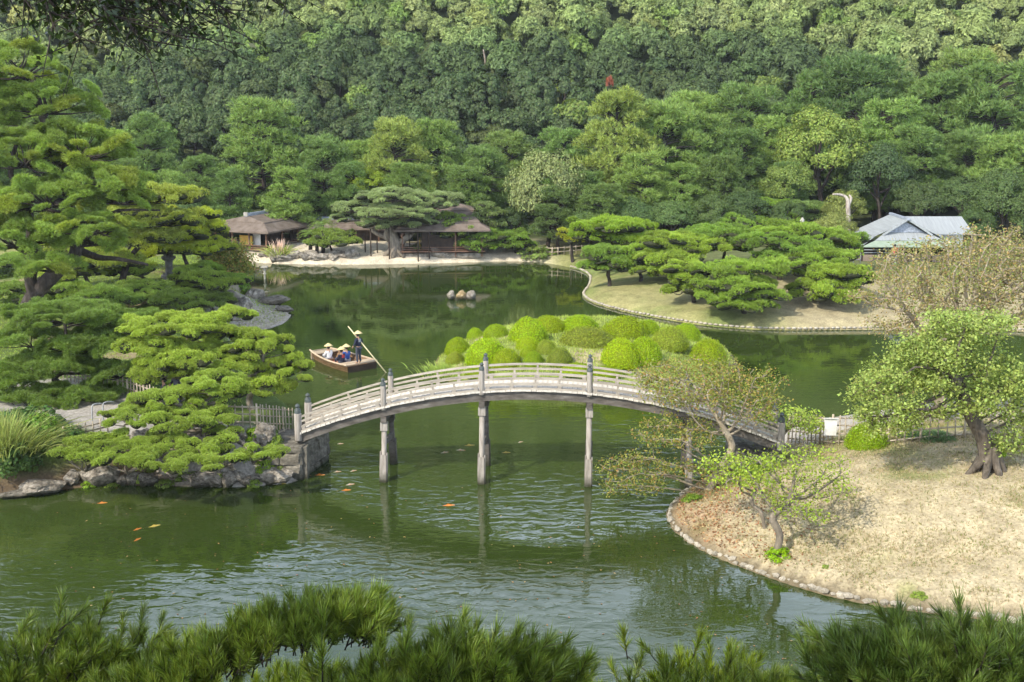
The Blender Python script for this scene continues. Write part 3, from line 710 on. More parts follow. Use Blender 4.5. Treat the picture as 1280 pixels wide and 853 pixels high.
leafy_tree(762, 104, 12, 20, 140, 'small reddish brown dead crown on the hillside above the conical pine', (.20, .085, .045))
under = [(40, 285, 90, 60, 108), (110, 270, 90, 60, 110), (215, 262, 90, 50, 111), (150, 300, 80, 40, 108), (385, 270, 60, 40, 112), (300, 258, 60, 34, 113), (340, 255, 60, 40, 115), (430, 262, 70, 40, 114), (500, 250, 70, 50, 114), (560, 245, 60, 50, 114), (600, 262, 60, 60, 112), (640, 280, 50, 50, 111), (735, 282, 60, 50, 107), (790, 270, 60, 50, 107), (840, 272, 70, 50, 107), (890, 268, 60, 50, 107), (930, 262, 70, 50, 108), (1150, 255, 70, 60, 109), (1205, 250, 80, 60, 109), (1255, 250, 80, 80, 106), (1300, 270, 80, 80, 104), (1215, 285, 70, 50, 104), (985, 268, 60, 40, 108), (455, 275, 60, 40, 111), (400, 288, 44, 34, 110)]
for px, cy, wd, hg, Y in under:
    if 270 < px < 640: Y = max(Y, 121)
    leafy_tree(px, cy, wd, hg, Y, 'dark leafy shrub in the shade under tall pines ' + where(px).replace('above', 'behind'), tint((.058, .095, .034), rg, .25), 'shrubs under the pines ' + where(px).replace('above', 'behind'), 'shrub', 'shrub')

# ================================================================== the arched bridge
BANG = math.atan2(-1.30, 18.9)
bridge = empty('arched_bridge', (0.92, 44.66, 0), 'long arched footbridge of bleached timber on tall wooden pillars across the pond', 'bridge', None, BANG)
BL = 9.45; Y0_, Y1_ = .34, 2.06; BW = Y1_ - Y0_
def zd(x): return 3.68 - 1.95 * (x / BL) ** 2
def slope(x): return math.atan(-2 * 1.95 * x / BL ** 2)
def arc_beam(mb, x0, x1, y, z0, z1, wd, n=10):
    V = []; Fs = []
    for i in range(n + 1):
        x = x0 + (x1 - x0) * i / n; z = zd(x)
        V += [(x, y - wd / 2, z + z0), (x, y + wd / 2, z + z0), (x, y + wd / 2, z + z1), (x, y - wd / 2, z + z1)]
    for i in range(n):
        a = i * 4; b = a + 4
        for k in range(4): Fs.append((a + k, a + (k + 1) % 4, b + (k + 1) % 4, b + k))
    Fs.append((3, 2, 1, 0)); q = n * 4; Fs.append((q, q + 1, q + 2, q + 3)); mb.add(V, Fs)
for y in (Y0_ + .12, (Y0_ + Y1_) / 2, Y1_ - .12):
    mb = MB(); arc_beam(mb, -BL, BL, y, -.35, -.005, .22, 34); obj('girder', mb.mesh('girder', M['shadewood']), bridge)
r_ = np.random.default_rng(5)
pm = []
for i in range(4):
    mb = MB(); mb.box((0, 0, 0), (.185, BW + .22, .075)); me = mb.mesh('deck_plank', M['deckwood']); pm.append(me)
npl = 96
for i in range(npl):
    x = -BL + .1 + i * (2 * BL - .2) / (npl - 1)
    obj('deck_plank', pm[i % 4], bridge, (x, (Y0_ + Y1_) / 2 + r_.normal(0, .012), zd(x) + .038 + r_.normal(0, .004)), (0, -slope(x), r_.normal(0, .004)))
POSTX = [-9.4, -5.98, -2.12, 2.05, 5.92, 9.4]
def post_mesh(r, h0, h1):
    mb = MB(); mb.lathe([(r * .96, h0), (r, h0 + .05), (r, h1 - .03), (r * .93, h1)], 10); return mb.mesh('post', M['pilewood'], True)
def finial_mesh(s=1.0):
    mb = MB(); pr = [(.152, 0), (.155, .02), (.155, .17), (.135, .19), (.125, .205), (.125, .225), (.09, .24), (.07, .265), (.075, .29), (.11, .315), (.122, .35), (.112, .39), (.075, .425), (.03, .455), (.006, .48)]
    mb.lathe([(a * s, b * s) for a, b in pr], 12); return mb.mesh('finial', M['bronze'], True)
pmesh, fmesh, pend = post_mesh(.112, -.12, .86), finial_mesh(.68), post_mesh(.15, -.28, .84)
fend = finial_mesh(.84)
for y in (Y0_, Y1_):
    for i, x in enumerate(POSTX):
        end = i in (0, 5)
        p = obj('post', pend if end else pmesh, bridge, (x, y, zd(x) + .03), (0, 0, r_.uniform(0, 6)))
        obj('finial', fend if end else fmesh, p, (0, 0, .835 if end else .855))
    for i in range(5):
        a, b = POSTX[i] + .13, POSTX[i + 1] - .13
        for z0, z1, wd in ((.645, .72, .09), (.455, .53, .075), (.235, .325, .11)):
            mb = MB(); arc_beam(mb, a, b, y, z0, z1, wd, 8); obj('rail', mb.mesh('rail', M['wood']), bridge)
        mb = MB(); arc_beam(mb, a, b, y, .08, .135, .17, 8); obj('kerb_board', mb.mesh('kerb_board', M['wood']), bridge)
        n = 4
        for k in range(n + 1):
            x = a + .1 + (b - a - .2) * k / n
            mb = MB(); mb.box((0, 0, 0), (.15, .12, .10)); obj('rail_block', mb.mesh('rail_block', M['pilewood']), bridge, (x, y, zd(x) + .185), (0, -slope(x), 0))
            if k in (1, 3):
                mb = MB(); mb.box((0, 0, 0), (.08, .06, .13)); obj('strut', mb.mesh('strut', M['wood']), bridge, (x, y, zd(x) + .39), (0, -slope(x), 0))
            if k == 2:
                mb = MB(); mb.box((0, 0, 0), (.08, .06, .32)); obj('strut', mb.mesh('strut', M['wood']), bridge, (x, y, zd(x) + .485), (0, -slope(x), 0))
for x in POSTX[1:5]:
    zt = zd(x)
    for yb, yt, mt in ((.0, Y0_ + .12, 'pilewood'), (2.40, Y1_ - .12, 'shadewood')):  # far pillars take the wood darkened for the deck's shade
        lean = (yt - yb) / (zt - .55); ang = -math.atan(lean)
        pl = empty('pillar', (x, yb, 0), '', ''); del pl['label']; del pl['category']; pl.parent = bridge; pl.rotation_euler = (ang, 0, 0)
        mb = MB(); mb.tube([(0, 0, -1.4), (0, 0, .9), (0, 0, zt - .9)], [.118, .11, .105], 8); obj('pillar_shaft', mb.mesh('pillar_shaft', M[mt], True), pl)
        mb = MB(); h = .46; s = .142
        mb.add([(-s, -s, 0), (s, -s, 0), (s, s, 0), (-s, s, 0), (-s, -s, h * .72), (s, -s, h * .72), (s, s, h * .72), (-s, s, h * .72), (0, -s, h), (0, s, h)],
               [(3, 2, 1, 0), (0, 1, 5, 8, 4), (2, 3, 7, 9, 6), (1, 2, 6, 5), (3, 0, 4, 7), (5, 6, 9, 8), (7, 4, 8, 9)])
        obj('pillar_cap', mb.mesh('pillar_cap', M[mt]), pl, (0, 0, zt - .90))
        for k in range(4):
            mb = MB(); a = k * PI / 2; q = .125
            mb.box((0, 0, 0), (.215, .045, 1.55 + .1 * (k % 2)))
            obj('sleeve_board', mb.mesh('sleeve_board', M[mt]), pl, (q * math.sin(a), -q * math.cos(a), .28 + .03 * k), (0, 0, a))
    mb = MB(); mb.bar((x, .25, 1.50), (x, 2.2, 1.30), .12, .22); obj('cross_beam', mb.mesh('cross_beam', M['shadewood']), bridge)
    mb = MB(); mb.bar((x, Y0_ - .1, zt - .47), (x, Y1_ + .1, zt - .47), .22, .22); obj('cap_beam', mb.mesh('cap_beam', M['shadewood']), bridge)

# rocks: a few irregular boulders, shared
def rock_mesh(seed, mat, sub=3, flat=.7, rough=.33):
    bm = bmesh.new(); bmesh.ops.create_icosphere(bm, subdivisions=sub, radius=1)
    rr = random.Random(seed); o = Vector((rr.uniform(-9, 9), rr.uniform(-9, 9), rr.uniform(-9, 9)))
    cuts = [(Vector((rr.gauss(0, 1), rr.gauss(0, 1), rr.gauss(0, .8))).normalized(), rr.uniform(.55, .85)) for _ in range(9)]
    for v in bm.verts:
        d = v.co.normalized(); p = d * (1 + rough * mnoise.noise(d * 1.6 + o) + rough * .45 * mnoise.noise(d * 4.2 + o) + (rough * .22 * mnoise.noise(d * 10 + o) + rough * .12 * mnoise.noise(d * 22 + o) if sub > 3 else 0))
        for nrm_, h in cuts:
            e = p.dot(nrm_) - h
            if e > 0: p = p - nrm_ * e * .85
        v.co = Vector((p.x, p.y, p.z * flat))
    me = bpy.data.meshes.new('rock'); bm.to_mesh(me); bm.free(); me.materials.append(mat); return me
ROCKS = [rock_mesh(i, M['rock'], 4, .62 + .1 * (i % 4)) for i in range(7)]
ESTONES = [rock_mesh(50 + i, M['edge'], 1, .75, .25) for i in range(6)]
WSTONES = [rock_mesh(70 + i, M['stone'], 2, .9, .22) for i in range(6)]
def rock(x, y, z, sx, sy, sz, label, group=None, k=None, rz=None, cat='rock'):
    o = obj('rock', ROCKS[k if k is not None else random.randrange(7)], None, (x, y, z), (random.uniform(-.15, .15), random.uniform(-.15, .15), random.uniform(0, 6.28) if rz is None else rz), (sx, sy, sz))
    return tag(o, label, cat, group)

# stone abutments: every block a piece
def block_mesh(seed):
    bm = bmesh.new(); bmesh.ops.create_cube(bm, size=1); bmesh.ops.bevel(bm, geom=bm.edges[:], offset=.12, segments=1, affect='EDGES')
    rr = random.Random(seed)
    for v in bm.verts: v.co += Vector((rr.uniform(-.05, .05), rr.uniform(-.05, .05), rr.uniform(-.05, .05)))
    me = bpy.data.meshes.new('stone_block'); bm.to_mesh(me); bm.free(); me.materials.append(M['stone']); return me
BLOCKS = [block_mesh(i) for i in range(6)]
def abutment(corner, ux, lx, uy, ly, top, label):
    """corner: front corner; ux/uy unit directions of the two faces"""
    r = empty('bridge_abutment', (corner[0], corner[1], 0), label, 'stone wall')
    core = MB(); ux = Vector((*ux, 0)).normalized(); uy = Vector((*uy, 0)).normalized()
    c = ux * lx / 2 + uy * ly / 2
    ang = math.atan2(ux.y, ux.x)
    Rm = Matrix.Rotation(ang, 3, 'Z'); core.box((c.x, c.y, top / 2 - .5), (lx - .3, ly - .3, top + 1.0), Rm); obj('rubble_core', core.mesh('rubble_core', M['stone']), r)
    for u, L, other, Lo in ((ux, lx, uy, ly), (uy, ly, ux, lx)):
        a = math.atan2(u.y, u.x); z = -.75; row = 0
        while z < top - .05:
            h = random.uniform(.40, .56); h = min(h, max(.22, top - z)); x = -.02 if row % 2 else -.02
            while x < L - .05:
                wd = min(random.uniform(.5, .95), L - x)
                if L - x - wd < .25: wd = L - x
                ctr = u * (x + wd / 2) + other * .22
                obj('stone_block', BLOCKS[random.randrange(6)], r, (ctr.x, ctr.y, z + h / 2), (random.uniform(-.03, .03), random.uniform(-.03, .03), a + random.uniform(-.04, .04)), (wd * .985, .50, h * .985))
                x += wd
            z += h; row += 1
    return r
abutment((-8.32, 45.25), (-1, -.02), 2.0, (.24, .97), 3.0, 1.30, 'dark rubble stone abutment carrying the bridge end beside the mossy rocks')
abutment((8.9, 44.3), (1, .05), 1.6, (-.05, 1), 3.0, 1.25, 'low stone abutment under the bridge end behind the cherry tree')

# ================================================================== fences of bamboo
polem = {}
def fence(pts, h, gap, rails, label, name='bamboo_fence', r=.028, post_every=8, lean=0.0):
    pts = [Vector((p[0], p[1], 0)) for p in pts]
    zs = [height(p.x, p.y) for p in pts]
    o = pts[0]; root = empty(name, (o.x, o.y, zs[0]), label, 'fence')
    for i in range(len(pts) - 1):
        a, b = pts[i], pts[i + 1]; za, zb = zs[i] - zs[0], zs[i + 1] - zs[0]
        L = (b - a).length; n = max(2, int(L / gap)); d = (b - a) / L
        for k in range(n + (i == len(pts) - 2)):
            t = k / n; p = a + (b - a) * t - o; z = za + (zb - za) * t
            big = k % post_every == 0
            key = (big, r, h)
            if key not in polem:
                mb = MB(); rr_ = r * (1.7 if big else 1)
                mb.tube([(0, 0, -.12), (0, 0, h * .5), (0, 0, h)], [rr_, rr_ * .96, rr_ * .92], 6); polem[key] = mb.mesh('fence_post' if big else 'bamboo_upright', M['bamboo'], True)
            obj('fence_post' if big else 'bamboo_upright', polem[key], root, (p.x, p.y, z + random.uniform(-.03, .03)), (random.gauss(0, .02 + lean), random.gauss(0, .02 + lean), 0), (1, 1, random.uniform(.95, 1.04)))
        for rh in rails:
            mb = MB(); e = r * 1.9
            q = Vector((-d.y, d.x, 0)) * e
            mb.tube([(a - o) - d * .1 + q + Vector((0, 0, za + rh)), ((a + b) / 2 - o) + q + Vector((0, 0, (za + zb) / 2 + rh + random.uniform(-.01, .01))), (b - o) + d * .1 + q + Vector((0, 0, zb + rh))], r * 1.15, 6)
            obj('bamboo_rail', mb.mesh('bamboo_rail', M['bamboo'], True), root)
    return root
fence([GG(268, 541), GG(322, 543), GG(366, 545)], 1.25, .26, (.15, .48, .80, 1.1), 'bamboo lattice fence along the path beside the bridge end, water behind it')
fence([(GG(205, 580)[0], GG(205, 580)[1] + .2), GG(290, 566), GG(362, 553)], .72, .30, (.15, .38, .6), 'low bamboo lattice fence at the front of the path between pine and bridge post')
fence([GG(22, 556), GG(80, 553), GG(135, 540)], .62, .30, (.2, .42), 'low old bamboo fence behind the reeds at the water edge')
fence([GG(118, 487), GG(160, 494), GG(210, 512)], .82, .30, (.3, .6), 'weathered picket fence curving along the shaded path under the dark pine', post_every=5)
fence([GG(30, 470), GG(70, 472), GG(118, 486)], .62, .35, (.3, .5), 'low dark picket fence deep in the shade behind the dark pine')
fence([GG(985, 553), GG(1040, 557), GG(1100, 558), GG(1150, 552), GG(1205, 548), GG(1290, 545)], 1.2, .30, (.14, .45, .78, 1.08), 'bamboo lattice fence along the lawn edge, white sheet hung on it')
fence([GG(598, 326), GG(640, 324), GG(690, 320), GG(735, 316)], .8, .5, (.3, .65), 'small grey fence on the far shore behind clipped pines', r=.04)
x, y, z = GG(1045, 557)
mb = MB(); mb.add([(-.36, 0, .02), (.34, .02, .0), (.35, .0, .55), (.38, .03, .95), (-.38, .02, .98), (-.33, 0, .5)], [(0, 1, 2, 5), (5, 2, 3, 4)]); mb.add([(-.36, .03, .02), (.34, .05, .0), (.35, .03, .55), (.38, .06, .95), (-.38, .05, .98), (-.33, .03, .5)], [(5, 2, 1, 0), (4, 3, 2, 5)])
mb.box((0, -.04, .98), (.84, .04, .04))
tag(obj('white_sheet', mb.mesh('white_sheet', M['whitecloth']), None, (x - .28, y - .12, z + .42), None, (.68, .8, .72)), 'white sheet hanging on the bamboo fence by the round green bush', 'sheet')
# handrail of bent steel tube by the path steps
x, y, z = GG(116, 535)
r = empty('path_handrail', (x, y, z), 'pale tube handrail beside the shaded path behind the reeds', 'handrail')
for k, dx in enumerate((0, .35)):
    mb = MB(); mb.tube(smooth_path([(dx, .3 * k, -.1), (dx + .02, .3 * k, .8), (dx + .1, .3 * k + .1, .98), (dx + .32, .3 * k + .5, .9)], 3), .028, 6); obj('handrail_tube', mb.mesh('handrail_tube', M['steel'], True), r)

# ================================================================== people
def skin_body(name, pts, edges, rad, mat, parent, sub=1):
    me = bpy.data.meshes.new(name); names = list(pts); ix = {k: i for i, k in enumerate(names)}
    me.from_pydata([pts[k] for k in names], [(ix[a], ix[b]) for a, b in edges], [])
    me.materials.append(mat); o = obj(name, me, parent)
    o.modifiers.new('skin', 'SKIN')
    for i, k in enumerate(names):
        q = rad[k]; sv = me.skin_vertices[0].data[i]; sv.radius = q if hasattr(q, '__len__') else (q, q); sv.use_root = (i == 0)
    s = o.modifiers.new('smooth', 'SUBSURF'); s.levels = sub; s.render_levels = sub
    return o
def hand_mesh():
    mb = MB(); mb.tube([(0, 0, 0), (0, .03, -.005), (0, .075, -.012), (0, .09, -.014)], [.022, .034, .036, .028], 8)
    for k, (dx, L) in enumerate(((-.028, .060), (-.010, .070), (.010, .066), (.027, .052))):
        mb.tube([(dx, .08, -.012), (dx * 1.1, .08 + L * .5, -.022), (dx * 1.1, .08 + L * .75, -.052), (dx, .08 + L * .6, -.075)], [.0095, .009, .008, .006], 6)
    mb.tube([(.026, .02, -.005), (.052, .05, -.02), (.05, .085, -.04)], [.011, .010, .007], 6)
    return mb.mesh('hand', M['skin'], True)
HAND = hand_mesh()
def hat_mesh(r=.27, h=.17):
    mb = MB(); mb.lathe([(r * .96, -.012), (r, 0), (r * .72, h * .34), (r * .42, h * .68), (r * .16, h * .94), (.012, h)], 20); return mb.mesh('straw_hat', M['straw'], True)
HAT = hat_mesh()
ST = dict(pel=(0, 0, .92), wst=(0, 0, 1.08), chs=(0, .0, 1.28), nek=(0, .015, 1.43), jaw=(0, .035, 1.51), hed=(0, .02, 1.60), crn=(0, .01, 1.67), nos=(0, .125, 1.575),
          shL=(-.17, 0, 1.37), elL=(-.27, -.02, 1.12), wrL=(-.24, .16, .98), shR=(.17, 0, 1.37), elR=(.30, .0, 1.14), wrR=(.20, .22, 1.10),
          hpL=(-.09, 0, .86), knL=(-.11, .02, .48), anL=(-.12, -.03, .09), toL=(-.13, .13, .03), hpR=(.09, 0, .86), knR=(.11, .03, .48), anR=(.12, -.02, .09), toR=(.13, .14, .03))
SI = dict(pel=(0, 0, .13), wst=(0, .0, .28), chs=(0, .03, .47), nek=(0, .06, .62), jaw=(0, .085, .70), hed=(0, .07, .79), crn=(0, .06, .86), nos=(0, .175, .765),
          shL=(-.17, .04, .56), elL=(-.25, .12, .33), wrL=(-.16, .32, .33), shR=(.17, .04, .56), elR=(.25, .12, .33), wrR=(.16, .32, .33),
          hpL=(-.09, .03, .12), knL=(-.16, .38, .36), anL=(-.11, .46, .06), toL=(-.10, .62, .04), hpR=(.09, .03, .12), knR=(.16, .38, .36), anR=(.11, .46, .06), toR=(.10, .62, .04))
ED = [('pel', 'wst'), ('wst', 'chs'), ('chs', 'nek'), ('nek', 'jaw'), ('jaw', 'hed'), ('hed', 'crn'), ('hed', 'nos')] + [e for s in 'LR' for e in (('chs', 'sh' + s), ('sh' + s, 'el' + s), ('el' + s, 'wr' + s), ('pel', 'hp' + s), ('hp' + s, 'kn' + s), ('kn' + s, 'an' + s), ('an' + s, 'to' + s))]
RD = dict(pel=(.14, .10), wst=(.125, .09), chs=(.15, .10), nek=.052, jaw=(.062, .07), hed=(.082, .092), crn=(.06, .065), nos=.016)
for s in 'LR': RD.update({'sh' + s: .062, 'el' + s: .044, 'wr' + s: .03, 'hp' + s: .088, 'kn' + s: .058, 'an' + s: .042, 'to' + s: .034})
def person(loc, rz, J, label, top, legs, hat=True, back=None, hatmat=None, group=None):
    root = empty('person', loc, label, 'person', group, rz)
    skin_body('body', J, ED, RD, M['skin'], root)
    k1 = ['pel', 'wst', 'chs', 'shL', 'elL', 'shR', 'elR']; q = {k: J[k] for k in k1}
    for s in 'LR': q['wr' + s] = tuple(np.array(J['el' + s]) * .22 + np.array(J['wr' + s]) * .78)
    rr = {k: ((RD[k][0] + .034, RD[k][1] + .042) if hasattr(RD[k], '__len__') else RD[k] + .018) for k in q if k in RD}
    e1 = [e for e in ED if e[0] in q and e[1] in q]
    q['col'] = tuple(np.array(J['chs']) * .45 + np.array(J['nek']) * .55); rr['col'] = .078; e1.append(('chs', 'col'))
    jk = skin_body('jacket', q, e1, rr, M[top], root)
    k2 = ['pel'] + [a + s for s in 'LR' for a in ('hp', 'kn', 'an')]; q = {k: J[k] for k in k2}
    rr = {k: ((RD[k][0] + .012, RD[k][1] + .02) if hasattr(RD[k], '__len__') else RD[k] + .016) for k in k2}
    skin_body('trousers', q, [e for e in ED if e[0] in q and e[1] in q], rr, M[legs], root)
    for s in 'LR':
        d = Vector(J['wr' + s]) - Vector(J['el' + s])
        obj('hand', HAND, root, J['wr' + s], d.to_track_quat('Y', 'Z').to_euler(), (1 if s == 'L' else -1, 1, 1))
    hc = Vector(J['hed']); ft = (Vector(J['nos']) - hc)
    mb = MB()
    for sgn in (-1, 1):
        mb.tube([(sgn * .032, .088, .004), (sgn * .032, .097, .004)], .011, 6)
    obj('eyes', mb.mesh('eyes', M['hair'], True), root, tuple(hc + Vector((0, 0, .0))))
    bm = bmesh.new(); bmesh.ops.create_uvsphere(bm, u_segments=14, v_segments=8, radius=1)
    for v in bm.verts:
        v.co = Vector((v.co.x * .096, v.co.y * .105 - .012, v.co.z * .105 + .02))
        if v.co.y > .03 and v.co.z < .05: v.co.y = .03
    me = bpy.data.meshes.new('hair'); bm.to_mesh(me); bm.free(); me.materials.append(M['hair']); obj('hair', me, root, tuple(hc))
    if hat: 
        h = obj('straw_hat', HAT if not hatmat else hatmat, root, tuple(Vector(J['crn']) + Vector((0, 0, .0))), (-.12, .06, 0))
    if back:
        mb = MB(); c = Vector(J['chs']); mb.box((c.x, c.y - .132, c.z + .02), (.17, .02, .17)); obj('back_emblem', mb.mesh('back_emblem', M[back]), root)
    return root
# ---- the boat
stern = Vector(G(452.5, 463.5, 0)); bow = Vector(G(399, 447, 0)); bd = (bow - stern); bang = math.atan2(bd.y, bd.x)
boat = empty('punt_boat', (stern.x, stern.y, 0), 'flat brown wooden punt carrying people in straw hats past the bridge', 'boat', None, bang)
BLEN = 4.15
def bsec(t):
    return (.98 + .12 * math.sin(t * PI) - .42 * t * t, .34 + .16 * t * t + .06 * (1 - t) ** 2, .76 + .1 * math.sin(t * PI) - .34 * t * t)   # half width at gunwale, gunwale z, half width at bottom
for sgn in (1, -1):
    for lo, hi, off in ((0, .36, 0), (.37, .70, .012), (.71, 1.0, .024)):
        V = []; Fs = []; n = 14
        for i in range(n + 1):
            t = i / n; wg, zg, wb = bsec(t); x = t * BLEN
            for th in (0, -.045):
                for hh in (lo, hi):
                    wv_ = wb + (wg - wb) * hh + off + th; V.append((x + .28 * t * hh, sgn * wv_, -.12 + (zg + .12) * hh))
        for i in range(n):
            a = i * 4; b = a + 4
            Fs += [(a, a + 1, b + 1, b), (a + 2, b + 2, b + 3, a + 3), (a + 1, a + 3, b + 3, b + 1), (a, b, b + 2, a + 2)]
        Fs += [(0, 2, 3, 1), (n * 4, n * 4 + 1, n * 4 + 3, n * 4 + 2)]
        mb = MB(); mb.add(V, Fs); obj('hull_plank', mb.mesh('hull_plank', M['boat']), boat)
    mb = MB(); mb.tube([(t * BLEN + .3 * t, sgn * (bsec(t)[0] + .01), bsec(t)[1] + .02) for t in np.linspace(0, 1, 12)], .06, 4); obj('gunwale', mb.mesh('gunwale', M['boattop']), boat)
mb = MB(); V = []; Fs = []
for i in range(11):
    t = i / 10; V += [(t * BLEN, -bsec(t)[2] - .02, .02), (t * BLEN, bsec(t)[2] + .02, .02), (t * BLEN, bsec(t)[2], -.12), (t * BLEN, -bsec(t)[2], -.12)]
for i in range(10):
    a = i * 4; b = a + 4
    for k in range(4): Fs.append((a + k, a + (k + 1) % 4, b + (k + 1) % 4, b + k))
Fs += [(3, 2, 1, 0), (40, 41, 42, 43)]; mb.add(V, Fs); obj('boat_floor', mb.mesh('boat_floor', M['boat']), boat)
mb = MB(); mb.box((-.02, 0, .12), (.06, 1.86, .46)); obj('transom', mb.mesh('transom', M['darkwood']), boat)
for k in range(4):
    mb = MB(); mb.box((.14 + k * .20, 0, .395 - .004 * k), (.19, 1.9, .04)); obj('stern_board', mb.mesh('stern_board', M['boattop']), boat)
mb = MB(); mb.box((BLEN + .18, 0, .22), (.07, 1.16, .54)); obj('bow_board', mb.mesh('bow_board', M['boattop']), boat)
for k in range(3):
    mb = MB(); mb.box((BLEN - .1 - k * .21, 0, .455 - .012 * k), (.2, 1.3 + .1 * k, .04)); obj('bow_deck_board', mb.mesh('bow_deck_board', M['boattop']), boat)
mb = MB(); mb.box((2.2, 0, .05), (1.8, 1.15, .03)); obj('red_mat', mb.mesh('red_mat', M['redmat']), boat)
for t in (.28, .62):
    mb = MB(); mb.box((t * BLEN, 0, .22), (.07, 2 * bsec(t)[0] - .14, .12)); obj('thwart', mb.mesh('thwart', M['boat']), boat)
def on_boat(px, py, z):
    x_, y_, _ = G(px, py, z); dx, dy = x_ - stern.x, y_ - stern.y; ca, sa = math.cos(bang), math.sin(bang)
    lx, ly = dx * ca + dy * sa, -dx * sa + dy * ca; ly = max(-.42, min(.42, ly)); lx = min(lx, 2.95)
    return (stern.x + lx * ca - ly * sa, stern.y + lx * sa + ly * ca, z)
face = bang - PI / 2
person(on_boat(407, 450, .07), face + .0, SI, 'person in a white shirt and straw hat seated near the bow of the punt', 'whitecloth', 'greycloth', back=None)
person(on_boat(434, 452.5, .07), face - .1, SI, 'person in bright blue and straw hat half hidden beside the red backed passenger', 'blue', 'greycloth')
person(on_boat(428, 456, .07), face + .1, SI, 'person in navy jacket with red panel on the back seated in the punt', 'navy', 'slate', back='redcloth')
pb = on_boat(448.5, 454.5, .42)
person(pb, face + .18, ST, 'boatman in dark clothes and straw hat standing at the stern with the pole', 'navy', 'slate', back='greycloth')
p0 = Vector(G(482.5, 466, 0)); p0 += (p0 - Vector(P(435, 408, pb[1] + .35))) * .12; p1 = Vector(P(435, 408, pb[1] + .35))
mb = MB(); mb.tube([p0 - p0, (p1 - p0) * .5, p1 - p0], [.036, .034, .03], 7); tag(obj('punt_pole', mb.mesh('punt_pole', M['pole'], True), None, tuple(p0)), 'long pale bamboo punting pole slanting into the water behind the boat', 'pole')
q = GG(208, 522); person((q[0], q[1], q[2]), 2.2, ST, 'person with black hair in navy clothes walking behind the bright pine on the path', 'navy', 'slate', hat=False)
wh = MB(); wh.lathe([(.17, 0), (.175, .012), (.11, .03), (.105, .10), (.06, .135), (.01, .14)], 16); whm = wh.mesh('white_hat', M['whitecloth'], True)
q = GG(223, 511); pr = person((q[0], q[1], q[2]), 2.6, ST, 'person in white hat and dark jacket mostly hidden by pines by the pond path', 'slate', 'slate', hat=True, hatmat=whm)

# ================================================================== garden houses with bark shingle roofs
def hip_roof(W, D, ze, zm, zr, ridge, inset, th=.16):
    """two-tier hipped roof, ridge along x"""
    lo = MB(); a, b = W / 2, D / 2; c, d = a - inset, b - inset
    lo.add([(-a, -b, ze), (a, -b, ze), (a, b, ze), (-a, b, ze), (-c, -d, zm), (c, -d, zm), (c, d, zm), (-c, d, zm), (-a, -b, ze - th), (a, -b, ze - th), (a, b, ze - th), (-a, b, ze - th)],
           [(0, 1, 5, 4), (1, 2, 6, 5), (2, 3, 7, 6), (3, 0, 4, 7), (4, 5, 6, 7), (8, 9, 1, 0), (9, 10, 2, 1), (10, 11, 3, 2), (11, 8, 0, 3), (11, 10, 9, 8)])
    up = MB(); c += .12; d += .12; zm2 = zm + .03; r = ridge / 2
    up.add([(-c, -d, zm2), (c, -d, zm2), (c, d, zm2), (-c, d, zm2), (-r, 0, zr), (r, 0, zr), (-c, -d, zm2 - .1), (c, -d, zm2 - .1), (c, d, zm2 - .1), (-c, d, zm2 - .1)],
           [(0, 1, 5, 4), (1, 2, 5), (2, 3, 4, 5), (3, 0, 4), (6, 7, 1, 0), (7, 8, 2, 1), (8, 9, 3, 2), (9, 6, 0, 3), (9, 8, 7, 6)])
    return lo.mesh('roof_skirt', M['roof']), up.mesh('roof', M['roof'])
